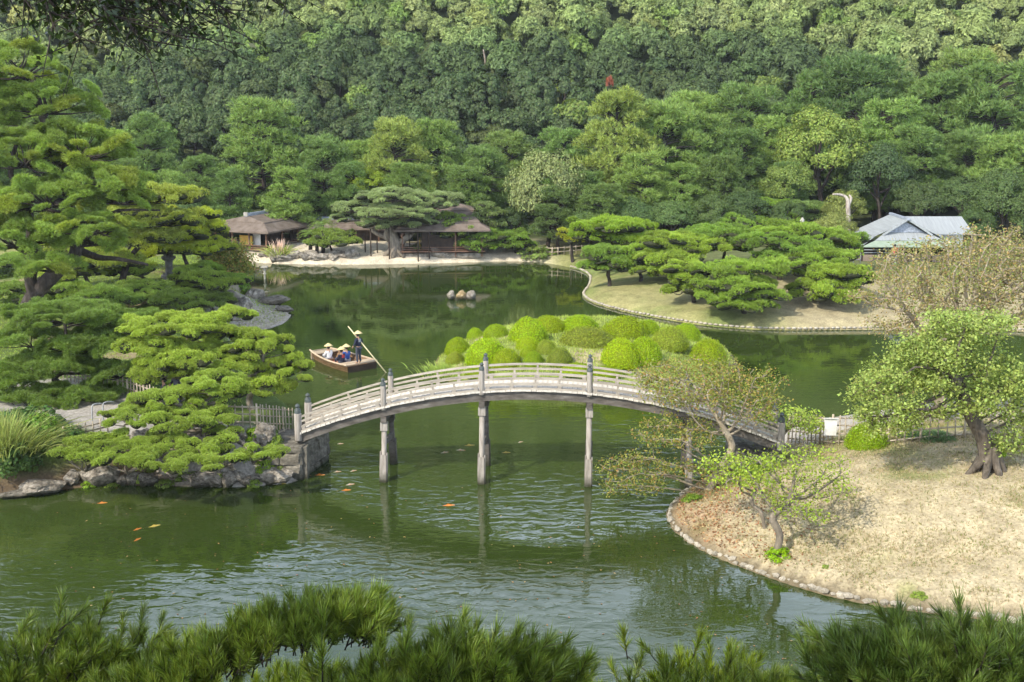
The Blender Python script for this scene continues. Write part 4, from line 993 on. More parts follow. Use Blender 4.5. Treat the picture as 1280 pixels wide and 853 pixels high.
def pavilion(ctr, rz, W, D, zf, ze, zm, zr, ridge, inset, label, over=.75, openx=(), walls=True, cap=True, name='garden_pavilion', screens=True):
    g = height(ctr[0], ctr[1]); r = empty(name, (ctr[0], ctr[1], g), label, 'pavilion', None, rz); o = -g
    lo, up = hip_roof(W, D, ze + o, zm + o, zr + o, ridge, inset)
    obj('roof_skirt', lo, r); ru = obj('roof', up, r)
    if cap:
        mb = MB(); mb.box((0, 0, zr + o + .03), (ridge + .3, .34, .22)); mb.box((0, 0, zr + o + .17), (ridge + .2, .2, .10)); obj('ridge_cap', mb.mesh('ridge_cap', M['ridge']), ru)
        for sg in (-1, 1):
            mb = MB(); mb.box((sg * (ridge / 2 + .1), 0, zr + o + .14), (.18, .40, .36)); obj('ridge_end', mb.mesh('ridge_end', M['palestone']), ru)
    a, b = W / 2 - over, D / 2 - over; zt = ze + o - .1
    mb = MB(); mb.box((0, 0, zf + o - .06), (2 * a + .5, 2 * b + .5, .10)); obj('veranda_floor', mb.mesh('veranda_floor', M['redwood']), r)
    n = max(2, int(2 * a / 1.8)); m = max(2, int(2 * b / 1.6))
    pp = [(-a + 2 * a * i / n, s * b) for i in range(n + 1) for s in (-1, 1)] + [(s * a, -b + 2 * b * j / m) for j in range(1, m) for s in (-1, 1)]
    pmm = MB(); pmm.box((0, 0, 0), (.12, .12, zt + .15)); pmm = pmm.mesh('post', M['redwood'])
    for px_, py_ in pp: obj('post', pmm, r, (px_, py_, zt / 2 - .07))
    mb = MB()
    for s in (-1, 1): mb.box((0, s * b, zt - .12), (2 * a + .3, .11, .16)); mb.box((s * a, 0, zt - .125), (.115, 2 * b + .3, .16))
    obj('lintel', mb.mesh('lintel', M['darkwood']), r)
    mb = MB()
    for s in (-1, 1): mb.box((0, s * (b + .16), zf + o + .32), (2 * a + .4, .05, .05)); mb.box((s * (a + .16), 0, zf + o + .325), (.05, 2 * b + .4, .05)); mb.box((0, s * (b + .16), zf + o + .14), (2 * a + .4, .04, .035)); mb.box((s * (a + .16), 0, zf + o + .145), (.04, 2 * b + .4, .035))
    obj('veranda_rail', mb.mesh('veranda_rail', M['redwood']), r)
    mb = MB(); mb.box((.9, .55, (zf + o + zt) / 2), (2 * a - 2.4, .12, zt - zf - o - .1)); obj('inner_wall', mb.mesh('inner_wall', M['darkwood']), r)
    if walls:
        mb = MB(); mb.box((.6, -b * .55, (zf + o + zt) / 2), (2 * a - 2.2, .10, zt - zf - o - .1)); obj('wall', mb.mesh('wall', M['darkwood']), r)
    if screens:
        zz = zf + o + .62; mb = MB(); mb.box((-a + 1.5, .5, zz - .1), (.06, b * .5, .9)); obj('gold_screen', mb.mesh('gold_screen', M['gold']), r)
        mb = MB(); mb.box((-a + 1.9, -b * .15, zz + .05), (.06, b * .3, 1.2)); obj('white_screen', mb.mesh('white_screen', M['plaster']), r)
    mb = MB(); mb.box((0, 0, (zf + o - .1) / 2 - .2), (2 * a - .1, 2 * b - .1, max(.2, zf + o - .02))); obj('foundation', mb.mesh('foundation', M['rock']), r)
    return r
c0 = Vector(P(335, 291.5, 107.6)); ud = Vector((.40, .917, 0)); vd = Vector((-.917, .40, 0))
ctr = c0 + ud * 3.3 + vd * 3.55; zr1 = P(330, 268, 112)[2]
pavilion((ctr.x, ctr.y), math.atan2(ud.y, ud.x), 6.6, 7.1, c0.z - 1.62, c0.z + .05, c0.z + .72, zr1, 3.0, 1.3, 'brown bark roofed pavilion with open veranda and gold screen at the pond edge')
q = P(363, 262, 116.5); pavilion((q[0], q[1]), .25, 5.4, 5.4, q[2] - 3.6, q[2] - 1.75, q[2] - 1.0, q[2], .25, 1.1, 'pointed brown roof rising just behind the open waterside pavilion', screens=False)
q = P(447, 274, 115); e0 = P(447, 285.5, 113.4)[2]
pavilion((q[0], q[1]), -.02, 9.6, 3.6, e0 - 1.9, e0, e0 + .45, q[2], 8.6, .7, 'long low brown roofed corridor between the two garden pavilions', over=.45, cap=True, screens=False, name='roofed_corridor')
q = P(567, 253, 112); pavilion((q[0], q[1]), .06, 6.6, 5.2, 1.0, P(567, 271.5, 110)[2], P(567, 263, 111)[2], q[2], .5, 1.3, 'tall brown hipped roof of the far pavilion beside the old spreading pine', screens=False)
q = P(553, 268, 109.2); e0 = P(553, 286, 107.4)[2]
pavilion((q[0], q[1] - .6), .05, 8.6, 4.6, 1.05, e0, e0 + .55, e0 + .95, 6.0, 1.0, 'low front roof of the far pavilion over a dark open veranda', cap=False, name='pavilion_porch')
# ---- the pale roofed tea house
q = P(1135, 276, 96); g = height(q[0], q[1] + 2)
th_ = empty('tea_house', (q[0], q[1] + 3, g), 'tea house with pale metal hip and gable roof beside clipped pines', 'house')
Y0 = 95.5; sx = lambda px: P(px, 300, Y0)[0] - q[0]
ez = P(1135, 303, 94.0)[2] - g; gz = P(1135, 294, 95)[2] - g; rz_ = P(1135, 275, 96)[2] - g; lz = P(1135, 313, 93)[2] - g
def slab(mb, pts, th=.10):
    pts = [Vector(p) for p in pts]; nn = (pts[1] - pts[0]).cross(pts[2] - pts[0]).normalized()
    if nn.z < 0: nn = -nn
    n = len(pts); V = [tuple(p) for p in pts] + [tuple(p - nn * th) for p in pts]
    mb.add(V, [tuple(range(n)), tuple(range(n, 2 * n))[::-1]] + [(i, i + n, (i + 1) % n + n, (i + 1) % n) for i in range(n)])
hw = 2.75; yb = 1.6
mb = MB(); slab(mb, [(0, -3, rz_), (-hw, -3.1, ez + .28), (-hw, yb, ez + .28), (0, yb, rz_)]); obj('roof_slope', mb.mesh('roof_slope', M['metalroof']), th_)
mb = MB(); slab(mb, [(0, -3, rz_), (hw, -3.1, ez + .28), (hw, yb, ez + .28), (0, yb, rz_)]); obj('roof_slope', mb.mesh('roof_slope', M['metalroof']), th_)
mb = MB(); slab(mb, [(-1.75, -2.75, gz + .02), (1.75, -2.75, gz + .02), (2.75, -3.75, ez), (-2.75, -3.75, ez)]); obj('front_roof', mb.mesh('front_roof', M['metalroof']), th_)
mb = MB(); slab(mb, [(-hw + .1, -3.0, ez + .26), (-4.15, -3.9, ez - .62), (-4.15, yb, ez - .62), (-hw + .1, yb, ez + .26)]); obj('side_roof', mb.mesh('side_roof', M['metalroof']), th_)
mb = MB(); slab(mb, [(hw - .1, -3.0, ez + .26), (4.15, -3.9, ez - .62), (4.15, yb, ez - .62), (hw - .1, yb, ez + .26)]); obj('side_roof', mb.mesh('side_roof', M['metalroof']), th_)
mb = MB(); mb.add([(-1.55, -2.70, gz + .04), (1.55, -2.70, gz + .04), (0, -2.70, rz_ - .22), (-1.55, -2.62, gz + .04), (1.55, -2.62, gz + .04), (0, -2.62, rz_ - .22)], [(0, 1, 2), (5, 4, 3), (0, 3, 4, 1), (1, 4, 5, 2), (2, 5, 3, 0)]); gg_ = obj('gable', mb.mesh('gable', M['ridge']), th_)
for sg in (-1, 1):
    mb = MB(); mb.bar((sg * 2.0, -3.12, gz - .12), (0, -3.05, rz_ + .06), .10, .16); obj('barge_board', mb.mesh('barge_board', M['metalroof']), th_)
mb = MB(); mb.bar((0, -3.2, rz_ + .06), (0, yb, rz_ + .06), .26, .16); obj('ridge_cap', mb.mesh('ridge_cap', M['ridge']), th_)
mb = MB(); slab(mb, [(-2.75, -3.70, ez - .03), (2.75, -3.70, ez - .03), (4.15, -4.9, lz + .12), (-4.15, -4.9, lz + .12)], .05); slab(mb, [(2.75, -3.7, ez - .03), (4.15, -3.9, ez - .66), (4.15, -4.9, lz + .12)], .05); obj('green_awning', mb.mesh('green_awning', M['greeneave']), th_)
mb = MB(); slab(mb, [(1.0, 2.2, rz_ - .25), (6.2, 2.2, rz_ - .25), (6.4, -.4, ez + .1), (1.6, -.4, ez + .1)]); slab(mb, [(1.0, 2.2, rz_ - .25), (6.2, 2.2, rz_ - .25), (6.4, 4.8, ez + .1), (1.6, 4.8, ez + .1)]); obj('wing_roof', mb.mesh('wing_roof', M['metalroof']), th_)
for x0, x1, nm, mt, zz0, zz1, yy in ((-3.7, 3.7, 'base_wall', 'brownwall', -.1, .55, -3.6), (-3.7, 3.7, 'rear_wall', 'darkwood', -.1, lz + .1, -.4), (1.9, 6.0, 'wing_wall', 'plaster', -.1, ez, 1.0)):
    mb = MB(); mb.box(((x0 + x1) / 2, yy, (zz0 + zz1) / 2), (x1 - x0, .12, zz1 - zz0)); obj(nm, mb.mesh(nm, M[mt]), th_)
for sg in (-1, 1):
    mb = MB(); mb.box((sg * 3.7, .6, ez / 2 - .4), (.12, 8.2, ez - .3)); obj('side_wall', mb.mesh('side_wall', M['brownwall']), th_)
for k in range(5):
    mb = MB(); mb.box((-3.7 + k * 1.85, -3.62, lz / 2), (.13, .13, lz + .2)); obj('post', mb.mesh('post', M['darkwood']), th_)
mb = MB(); mb.box((-2.4, -3.72, .95), (2.4, .06, .07)); mb.box((-2.4, -3.72, .72), (2.4, .05, .05)); obj('handrail', mb.mesh('handrail', M['greycloth']), th_)
for k in range(3):
    mb = MB(); mb.box((-.6 + k * 1.35, -.52, .95), (1.1, .08, 1.3)); wi = obj('window', mb.mesh('window', M['darkwood']), th_); mb = MB(); mb.box((-.6 + k * 1.35, -.57, .95), (.95, .04, 1.12)); obj('pane', mb.mesh('pane', M['glass']), wi)
hx, hy, hz = P(1118, 322, 92.2); hg = height(hx, hy)
person((hx, hy, hg), .4, ST, 'person in a red top standing under the green awning of the tea house', 'redcloth', 'greycloth', hat=False)
hx, hy, hz = P(1067, 318, 92.0)
mb = MB()
for dx in (0, .55): mb.tube([(dx, 0, -.1), (dx, 0, 1.0)], .03, 6)
mb.tube([(0, 0, 1.0), (.55, 0, 1.0)], .03, 6); mb.tube([(0, 0, .5), (.55, 0, .5)], .025, 6)
tag(obj('steel_gate', mb.mesh('steel_gate', M['steel'], True), None, (hx, hy, height(hx, hy))), 'small steel barrier at the corner of the tea house', 'barrier')

# ================================================================== stone lanterns
def lantern(x, y, z, h, label, mat, kind='house'):
    r = empty('stone_lantern', (x, y, z), label, 'stone lantern'); s = h / 2.0
    def part(n, prof, seg): 
        mb = MB(); mb.lathe([(a * s, b * s) for a, b in prof], seg); return obj(n, mb.mesh(n, M[mat]), r, rot=(0, 0, .4))
    part('base', [(.42, -.15), (.42, .12), (.34, .2)], 6); part('shaft', [(.20, .2), (.17, .5), (.20, .85)], 10); part('platform', [(.22, .85), (.36, .98), (.36, 1.08)], 6)
    part('light_box', [(.24, 1.08), (.25, 1.40)], 6); part('cap', [(.50, 1.40), (.52, 1.46), (.28, 1.62), (.12, 1.70)], 6); part('jewel', [(.07, 1.70), (.12, 1.78), (.12, 1.86), (.03, 2.0)], 10)
    mb = MB(); mb.box((0, -.235 * s, 1.24 * s), (.16 * s, .03, .18 * s)); obj('light_opening', mb.mesh('light_opening', M['hair']), r)
x, y, z = GG(212, 347); lantern(x, y, z, 2.7, 'grey stone lantern standing among the yellowish pines on the promontory', 'lantern')
x, y, z = P(1002, 292, 100); lantern(x, y, height(x, y), max(1.5, P(1002, 272, 100)[2] - height(x, y)), 'pale slender stone lantern rising behind the clipped pines of the peninsula', 'palestone')
# a small stone post lantern at the water edge of the promontory
x, y, _ = G(331, 349, 0)
mb = MB(); mb.tube([(0, 0, -.3), (0, 0, .9)], [.09, .08], 6); mb.box((0, 0, 1.0), (.5, .5, .12)); mb.box((0, 0, .45), (.24, .24, .1))
tag(obj('water_stone', mb.mesh('water_stone', M['palestone']), None, (x, y, .0)), 'small pale stone post standing in the water by the maple', 'stone post')
# pole props under the spreading pine are with the pine below
# ================================================================== rocks
for px, py, w_, h_, lb in ((57, 611, 1.05, .55, 'broad pale boulder lying in the shallows at the reedy bank'), (127, 600, .8, .7, 'pale angular rock at the waterline next to the broad boulder'), (153, 590, .5, .55, 'dark rock between the angular rock and the low pine'),
                            (182, 586, .62, .5, 'mossy grey rock under the low pine boughs'), (232, 588, .8, .6, 'knobbly rock half covered by pine at the water edge'), (300, 590, .55, .6, 'tilted brown rock beside the overhanging bush'), (330, 592, .6, .5, 'slanting rock next to the bridge abutment'),
                            (268, 600, .7, .4, 'tawny low rock at the waterline under the cascading pine'), (205, 562, .5, .5, 'small pale rock on the slope below the fence'), (290, 570, .5, .4, 'grey stone on the bank under the bamboo fence'), (20, 620, .7, .3, 'dark wet rock at the edge among the reeds'), (345, 598, .7, .5, 'square pale stone at the foot of the abutment')):
    x, y, z = GG(px, py); rock(x, y, z + h_ * .12, w_, w_ * .8, h_, lb)
for px, py, w_, h_, lb in ((302, 385, 1.1, 1.0, 'dark grey upright rock where shingle meets the pines'), (318, 372, 1.5, .8, 'long grey rock behind the shingle spit'), (340, 379, 1.7, .7, 'long pale rock along the back of the shingle spit'), (288, 376, 1.0, .8, 'grey boulder behind the upright rock at the spit'), (355, 389, .9, .4, 'low flat rock at the point of the shingle spit')):
    x, y, z = GG(px, py); rock(x, y, z + .15, w_, w_ * .6, h_, lb)
for px, w_, h_, m_ in ((564, .40, .36, 'rock'), (576.5, .46, .44, 'goldrock'), (588.5, .46, .36, 'rock')):
    x, y, _ = G(px, 374.5, 0); o = obj('rock', rock_mesh(int(px), M[m_], 3, 1.2), None, (x, y, .25), (0, .1, px), (w_, w_ * .8, h_))
    tag(o, {564: 'grey rock at the end of the row of three standing in the pond', 576.5: 'golden rock in the middle of three standing in the pond', 588.5: 'broad brownish rock of the three standing in the pond, farthest from the punt'}[px], 'rock')
rr = random.Random(3)
for k, px in enumerate(list(range(336, 452, 9)) + [545, 549, 560]):
    py = 325 + rr.uniform(-3, 2); x, y, z = GG(px, py); w_ = rr.uniform(.45, 1.0)
    rock(x, y, z + .1, w_ * 1.2, w_ * .7, w_ * rr.uniform(.5, .8), 'pale rounded rock in the row edging the sandy far shore', 'rocks along the sandy far shore')
for px, py, w_, h_, lb in ((346, 322, .9, .9, 'tall pale boulder beneath the pampas grass'), (421, 321, .6, .75, 'dark boulder on the sand near the spreading pine'), (441, 321, .9, .9, 'pointed pale boulder on the sand next to the dark one'), (546, 322, .7, .9, 'leaning grey rock at the shore beside the old pine'), (538, 328, 1.1, .25, 'flat stepping slab in the water before the old pine')):
    x, y, z = GG(px, py); rock(x, y, z + .15, w_, w_ * .6, h_, lb)
x, y, z = GG(842, 622); rock(x - .2, y + .3, z + .1, .42, .35, .55, 'pale stone at the foot of the last bridge pillar'); x, y, z = GG(948, 568); rock(x, y, z + .2, .95, .7, .75, 'dark boulder under the end of the bridge behind the lawn'); x, y, z = GG(922, 585); rock(x, y, z + .1, .5, .4, .4, 'grey stone below the dark boulder by the bridge end')
# edge stones: the near lawn stone by stone, the far peninsula joined
def shore_stones(poly, x0, x1, y0, y1, step):
    pts = [Vector((*p, 0)) for p in poly]; out = []
    acc = 0
    for i in range(len(pts)):
        a, b = pts[i], pts[(i + 1) % len(pts)]; L = (b - a).length
        while acc < L:
            p = a + (b - a) * (acc / L)
            if x0 < p.x < x1 and y0 < p.y < y1: out.append((p.x, p.y, math.atan2(b.y - a.y, b.x - a.x)))
            acc += step
        acc -= L
    return out
lawn = bpy.data.objects['right_lawn']
ss = shore_stones(O_RIGHT, 5.5, 18.5, 31, 44, .25)[:296]
for x, y, a in ss:
    s = rr.uniform(.07, .18); obj('edge_stone', ESTONES[rr.randrange(6)], lawn, (x + rr.uniform(-.05, .05), y + rr.uniform(-.06, .06) - .02, .07 + rr.uniform(-.04, .06)), (rr.uniform(-.3, .3), rr.uniform(-.3, .3), a + rr.uniform(-.3, .3)), (s * 1.25, s, s * rr.uniform(.8, 1.2)))
def joined(name, items, meshes, mat, parent=None):
    Vs, Fs, off = [], [], 0
    cache = []
    for me in meshes:
        v = np.empty(len(me.vertices) * 3, np.float32); me.vertices.foreach_get('co', v); f = np.empty(len(me.polygons) * 3, np.int32)
        me.loops.foreach_get('vertex_index', f); cache.append((v.reshape(-1, 3), f.reshape(-1, 3)))
    for x, y, z, a, sx_, sy_, sz_ in items:
        v, f = cache[rr.randrange(len(cache))]; ca, sa = math.cos(a), math.sin(a); q = v * np.array([sx_, sy_, sz_])
        Vs.append(np.stack([q[:, 0] * ca - q[:, 1] * sa + x, q[:, 0] * sa + q[:, 1] * ca + y, q[:, 2] + z], 1)); Fs.append(f + off); off += len(v)
    return obj(name, raw_mesh(name, np.concatenate(Vs), np.concatenate(Fs), mat), parent)
it = [(x, y, .12, a, .2, .14, .13) for x, y, a in shore_stones(O_FAR, 3, 60, 68, 104, .36)]
stuff(joined('edge_stones', it, ESTONES, M['edge'], bpy.data.objects['far_bank']))
q_ = np.array([G(rr.uniform(300, 364), rr.uniform(384, 411), .3)[:2] for k in range(2600)])
q_ = q_[sdist(O_LEFT, q_[:, 0], q_[:, 1]) > .1]; qz = height(q_[:, 0], q_[:, 1]); it = []
for (x, y), z in zip(q_, qz):
    s = rr.uniform(.04, .12); it.append((x, y, z, rr.uniform(0, 6), s * 1.3, s, s * .6))
stuff(joined('shingle', it, ESTONES[:3], M['edge']), 'grey pebbles covering the small spit below the pines', 'shingle')

# ================================================================== carp at the surface
def fish_mesh(mat):
    mb = MB(); n = 9; V = []; Fs = []
    prof = [(-.34, .012, .03), (-.26, .03, .04), (-.12, .06, .065), (.04, .085, .085), (.18, .08, .08), (.28, .055, .06), (.34, .02, .03)]
    for x, wy, wz in prof:
        for k in range(8):
            a = 2 * PI * k / 8; V.append((x, wy * math.cos(a) + .03 * math.sin(x * 5), wz * math.sin(a)))
    for i in range(len(prof) - 1):
        for k in range(8): Fs.append((i * 8 + k, i * 8 + (k + 1) % 8, (i + 1) * 8 + (k + 1) % 8, (i + 1) * 8 + k))
    Fs += [tuple(range(8))[::-1], tuple(48 + k for k in range(8))]; mb.add(V, Fs)
    body = mb.mesh('koi', mat, True)
    t = MB(); t.add([(-.32, -.02, .0), (-.5, -.10, .05), (-.44, -.03, .0), (-.5, .02, -.05), (-.32, .0, .035), (-.45, -.04, .03)], [(0, 1, 2), (0, 2, 3), (4, 5, 1), (4, 3, 5), (0, 4, 1), (0, 3, 4)])
    d = MB(); d.add([(-.1, 0, .06), (.12, 0, .085), (.0, .0, .13), (-.1, .012, .06), (.12, .012, .085)], [(0, 1, 2), (4, 3, 2), (0, 3, 4, 1)])
    return body, t.mesh('tail_fin', mat), d.mesh('back_fin', mat)
KOI = {m: fish_mesh(M[m]) for m in ('fish', 'fishy', 'fishw')}
for px, py, m, a, s, lb in ((127, 629, 'fish', .1, .8, 'orange carp below the boulder at the reedy bank'), (171, 662, 'fish', .8, .75, 'orange carp swimming next to the yellow carp'), (192, 658, 'fishy', .5, .95, 'slim yellow carp swimming by two orange carp'), (171, 675, 'fish', 1.0, .75, 'lower orange carp of the pair beside the yellow carp'),
                        (560, 632, 'fish', .05, 1.0, 'bright orange carp alone on the open water before the bridge'), (586, 557, 'fishy', .05, 1.0, 'long yellow carp just behind a bridge pillar'), (432, 613, 'fish', .1, .8, 'orange carp near the bridge abutment'), (437, 606, 'fishw', .3, .8, 'pale pinkish carp by the abutment, above the orange one'),
                        (441, 589, 'fishw', .5, .7, 'pale carp in ripples off the abutment'), (421, 590, 'fishw', .2, .7, 'pinkish carp close to the abutment wall'), (399, 594, 'fish', .0, .9, 'dull orange carp in the shade under the bridge end'), (555, 566, 'fishw', .3, .8, 'pale carp stirring ripples between two bridge pillars'), (575, 563, 'fishw', -.2, .9, 'white and orange carp in the middle of the ripples'),
                        (632, 566, 'fishy', .0, .8, 'pale yellow carp behind the middle pillar'), (352, 605, 'fishy', .0, .8, 'thin yellow carp at the foot of the abutment stones'), (425, 555, 'fishw', .1, .6, 'small pale carp far under the bridge arch'), (650, 553, 'fishw', .5, .6, 'small pale carp under the middle of the bridge')):
    x, y, _ = G(px, py, 0); r = empty('koi_carp', (x, y, -.035 * s), lb, 'fish', 'carp at the surface of the pond', a)
    s *= .85
    b, t, d = KOI[m]; obj('body', b, r, scale=(s,) * 3); obj('tail_fin', t, r, scale=(s,) * 3); obj('back_fin', d, r, scale=(s,) * 3)
# ================================================================== the bleached snag
x, y, z0 = P(1062, 300, 106); z0 = height(x, y); q1 = P(1060, 262, 106); q2 = P(1059, 249, 106); q3 = P(1052, 244, 106); q4 = P(1041, 243, 105.6)
mb = MB(); mb.tube(smooth_path([(0, 0, -.2), (q1[0] - x, 0, q1[2] - z0), (q2[0] - x, 0, q2[2] - z0), (q3[0] - x, 0, q3[2] - z0), (q4[0] - x, -.4, q4[2] - z0)], 4), lin(.25, .07, 17), 8)
mb.tube([(q1[0] - x, 0, q1[2] - z0 + .2), (q1[0] - x + .25, .1, q1[2] - z0 + 1.0), (q2[0] - x + .2, .1, q2[2] - z0 + .35)], [.16, .13, .08], 7)
tag(obj('dead_tree_snag', mb.mesh('dead_tree_snag', M['snag'], True), None, (x, y, z0)), 'bleached broken tree stump poking out of the dark trees above the tea house', 'dead tree')
x, y, z0 = P(607, 108, 158); g0 = height(x, y); mb = MB()
mb.tube(smooth_path([(0, 0, 0), (.1, 0, z0 - g0 - 1), (0, 0, P(604, 80, 158)[2] - g0), (-.3, 0, P(600, 62, 158)[2] - g0)], 3), lin(.3, .08, 10), 6); mb.tube([(0, 0, P(606, 92, 158)[2] - g0), (-1.0, 0, P(598, 76, 158)[2] - g0)], [.12, .05], 5)
tag(obj('bare_trunk', mb.mesh('bare_trunk', M['palebark'], True), None, (x, y, g0)), 'thin pale bare trunk standing out of the dark hillside wood', 'dead tree')

# ================================================================== garden pines: trunk, limbs and clipped pads of needles
def fib_shell(n, zmin, rng):
    k = np.arange(n) + .5; z = zmin + (1 - zmin) * (1 - k / n); a = k * 2.399963 + rng.uniform(0, 6.28); r = np.sqrt(np.maximum(0, 1 - z * z))
    return np.stack([r * np.cos(a), r * np.sin(a), z], 1)
def lobe_geom(cx, cy, rx, ry, Y, dep=.85):
    q = ppm(Y); c = np.array(P(cx, cy, Y)); R = rx / q; th = (cy - HOR) / F_PX
    H = math.sqrt(max((ry / q) ** 2 - (dep * R * math.sin(th)) ** 2, (.25 * ry / q) ** 2)); return c, R, H
def limb(mb, a, b, r0, r1, sag, rng, n=6, wig=.12):
    a = Vector(a); b = Vector(b); L = (b - a).length; pts = [a]
    for t in (.3, .62):
        pts.append(a.lerp(b, t) + Vector((rng.normal(0, wig) * L * .5, rng.normal(0, wig) * L * .5, sag * L * (1 - t) * t * 2 + rng.normal(0, wig) * L * .2)))
    pts.append(b); pp = smooth_path(pts, 3); mb.tube(pp, lin(r0, r1, len(pp)), n, False)
def pine(base, lobes, pr, color, label, group=None, pads=None, tr=.2, bark='bark', lean=None, trunk=None, dens=1.05, zmin=-.12, cvar=.16, tip=None, zs=1.0, tilt=.10):
    """base (px, py) on the ground or a world point; lobes (cx, cy, rx, ry, depth offset)"""
    bx, by, bz = base if len(base) == 3 else GG(*base)
    rng = np.random.default_rng(int(abs(bx * 131 + by * 977)) + len(lobes))
    root = empty('pine_tree', (bx, by, bz - .05), label, 'pine tree', group); B = Vector((bx, by, bz - .05))
    pads = pads or PADS_MID
    L = []
    for lb in lobes:
        cx, cy, rx, ry = lb[:4]; Y = by + (lb[4] if len(lb) > 4 else 0); L.append(lobe_geom(cx, cy, rx, ry, Y))
    ctr = np.mean([c for c, R, H in L], 0); ztop = max(c[2] + H * .6 for c, R, H in L); zmid = bz + (ctr[2] - bz) * .72
    mb = MB()
    if trunk is None:
        mid = Vector((ctr[0], ctr[1], 0)) - B
        d = Vector((mid.x, mid.y, 0))
        trunk = [(0, 0, -.15), (d.x * .12 + rng.normal(0, .1), d.y * .12, (zmid - bz) * .4), (d.x * .55 + rng.normal(0, .15), d.y * .55, (zmid - bz) * .8), (d.x * .95, d.y * .95, zmid - bz + .15 * (ztop - zmid)), (d.x, d.y, ztop - bz - .2)]
    path = smooth_path(trunk, 4); rad = lin(tr, tr * .28, len(path)); rad[0] = tr * 1.35
    mb.tube(path, rad, 8)
    for c, R, H in L:
        area = PI * R * R * 1.6 + 2 * R * H * 2; n = max(2, int(dens * area / (PI * pr * pr) * 1.15))
        c0 = Vector(c) - B - Vector((0, 0, H * .35))
        cand = [(i, p) for i, p in enumerate(path) if p.z < c0.z + .3] or [(1, path[1])]
        i, p = min(cand, key=lambda ip: (ip[1] - c0).length - .12 * ip[0])
        limb(mb, p, c0, max(.03, rad[i] * .62), max(.02, rad[i] * .26), .15, rng)
        for s in fib_shell(n, zmin, rng):
            o = np.array([s[0] * R * rng.uniform(.72, 1), s[1] * R * .85 * rng.uniform(.72, 1), s[2] * H * rng.uniform(.7, 1.02)])
            q = Vector(c + o) - B; k = pr * rng.uniform(.75, 1.25)
            if q.z < .15: q.z = .15 + .2 * rng.random()
            f = rng.uniform(1 - cvar, 1 + cvar); cc = [v * f for v in color]
            if tip is not None and rng.random() < tip[0]: cc = [v * f for v in tip[1]]
            obj('foliage_pad', pads[int(rng.integers(len(pads)))], root, tuple(q), (rng.normal(0, tilt) - s[1] * .22, rng.normal(0, tilt) + s[0] * .22, rng.uniform(0, 6.28)), (k, k, k * zs * rng.uniform(.85, 1.2)), cc)
            if rng.random() < .75: limb(mb, c0, q - Vector((0, 0, k * .12)), max(.016, tr * .16), .012, -.05, rng, 4)
    obj('trunk', mb.mesh('trunk', M[bark], True), root)
    return root
BR, BR2, DK, MG, YG, OL = (.190, .262, .056), (.176, .248, .056), (.098, .158, .038), (.125, .205, .045), (.195, .245, .058), (.12, .165, .045)
# --- left bank
pine((228, 508), [(220, 410, 72, 16, 0), (270, 425, 36, 14, .5), (190, 436, 42, 18, -.6), (235, 452, 62, 22, -.8), (205, 470, 40, 14, -1.2), (288, 398, 26, 9, .8)], .62, BR, 'bright spreading pine with pale limbs right behind the picket fence', tr=.2, dens=.85, pads=PADS_FINE, bark='palebark')
pine((316, 512), [(325, 440, 40, 26, .2), (300, 468, 34, 20, -.4), (360, 472, 34, 26, -.3), (332, 490, 34, 16, -.9)], .60, BR, 'bright pine reaching over the water next to the boat', tr=.18, dens=.9, pads=PADS_FINE, bark='palebark')
x, y, z = GG(268, 545)
pine((x, y, z), [(268, 487, 46, 20, .2), (215, 503, 44, 16, -.2), (285, 497, 26, 12, 0), (170, 525, 46, 17, -1.2), (240, 528, 52, 18, -1.2), (282, 545, 22, 9, -1.6), (130, 562, 48, 20, -2.4), (205, 560, 42, 14, -2.4), (255, 562, 32, 12, -2.6), (105, 585, 36, 14, -3.2), (160, 590, 30, 11, -3.8), (215, 596, 40, 11, -4.2), (325, 572, 30, 14, -3.0), (275, 585, 30, 10, -4.0)],
     .50, BR2, 'sprawling bright pine cascading over the rocks down to the water', tr=.26, pads=PADS_FINE, bark='palebark', trunk=[(0, 0, -.1), (.1, -.2, .5), (-.25, -.3, 1.1), (-.9, -.5, 1.35), (-1.5, -.8, 1.7)], dens=.78)
pine((70, 492), [(80, 398, 72, 20, .3), (40, 428, 46, 20, 0), (118, 432, 56, 20, 0), (60, 462, 60, 20, -.6), (150, 468, 44, 16, -.3), (100, 497, 54, 16, -1.2), (20, 490, 40, 22, -.5), (150, 400, 40, 9, .6), (45, 520, 36, 14, -1.6)], .66, DK, 'dark green layered pine standing in shade beside the path', tr=.22, pads=PADS_FEATHER, tilt=.2, zs=.7, dens=.9)  # DK: shade on this pine is partly put into its needle colour
bx, by, bz = GG(22, 418)
def W3(px, py, Y): p = P(px, py, Y); return (p[0] - bx, p[1] - by, p[2] - bz)
big = pine((bx, by, bz), [(25, 85, 52, 32, -2), (60, 130, 62, 32, -1), (-30, 140, 60, 50, -1), (100, 190, 62, 30, -2), (30, 195, 62, 36, -2), (130, 228, 52, 18, -2.5), (60, 250, 62, 26, -3), (150, 250, 40, 12, -2), (110, 285, 60, 18, -3.5), (20, 300, 50, 24, -3.5), (120, 302, 40, 12, -3), (60, 335, 40, 12, -4), (-40, 260, 60, 40, -3)],
     0.74, (.135, .205, .048), 'large old pine with black forked trunk towering over the bank', tr=.52, pads=PADS_FEATHER, zmin=-.5, cvar=.25, dens=.72, tilt=.3, zs=.75, tip=(.22, (.15, .20, .042)),
     trunk=[(0, 0, -.2), W3(40, 372, by), W3(75, 335, by), W3(95, 312, by - .5), W3(85, 250, by - 1), W3(60, 170, by - 1), W3(40, 95, by - 2)])
mb = MB(); r_ = np.random.default_rng(9)
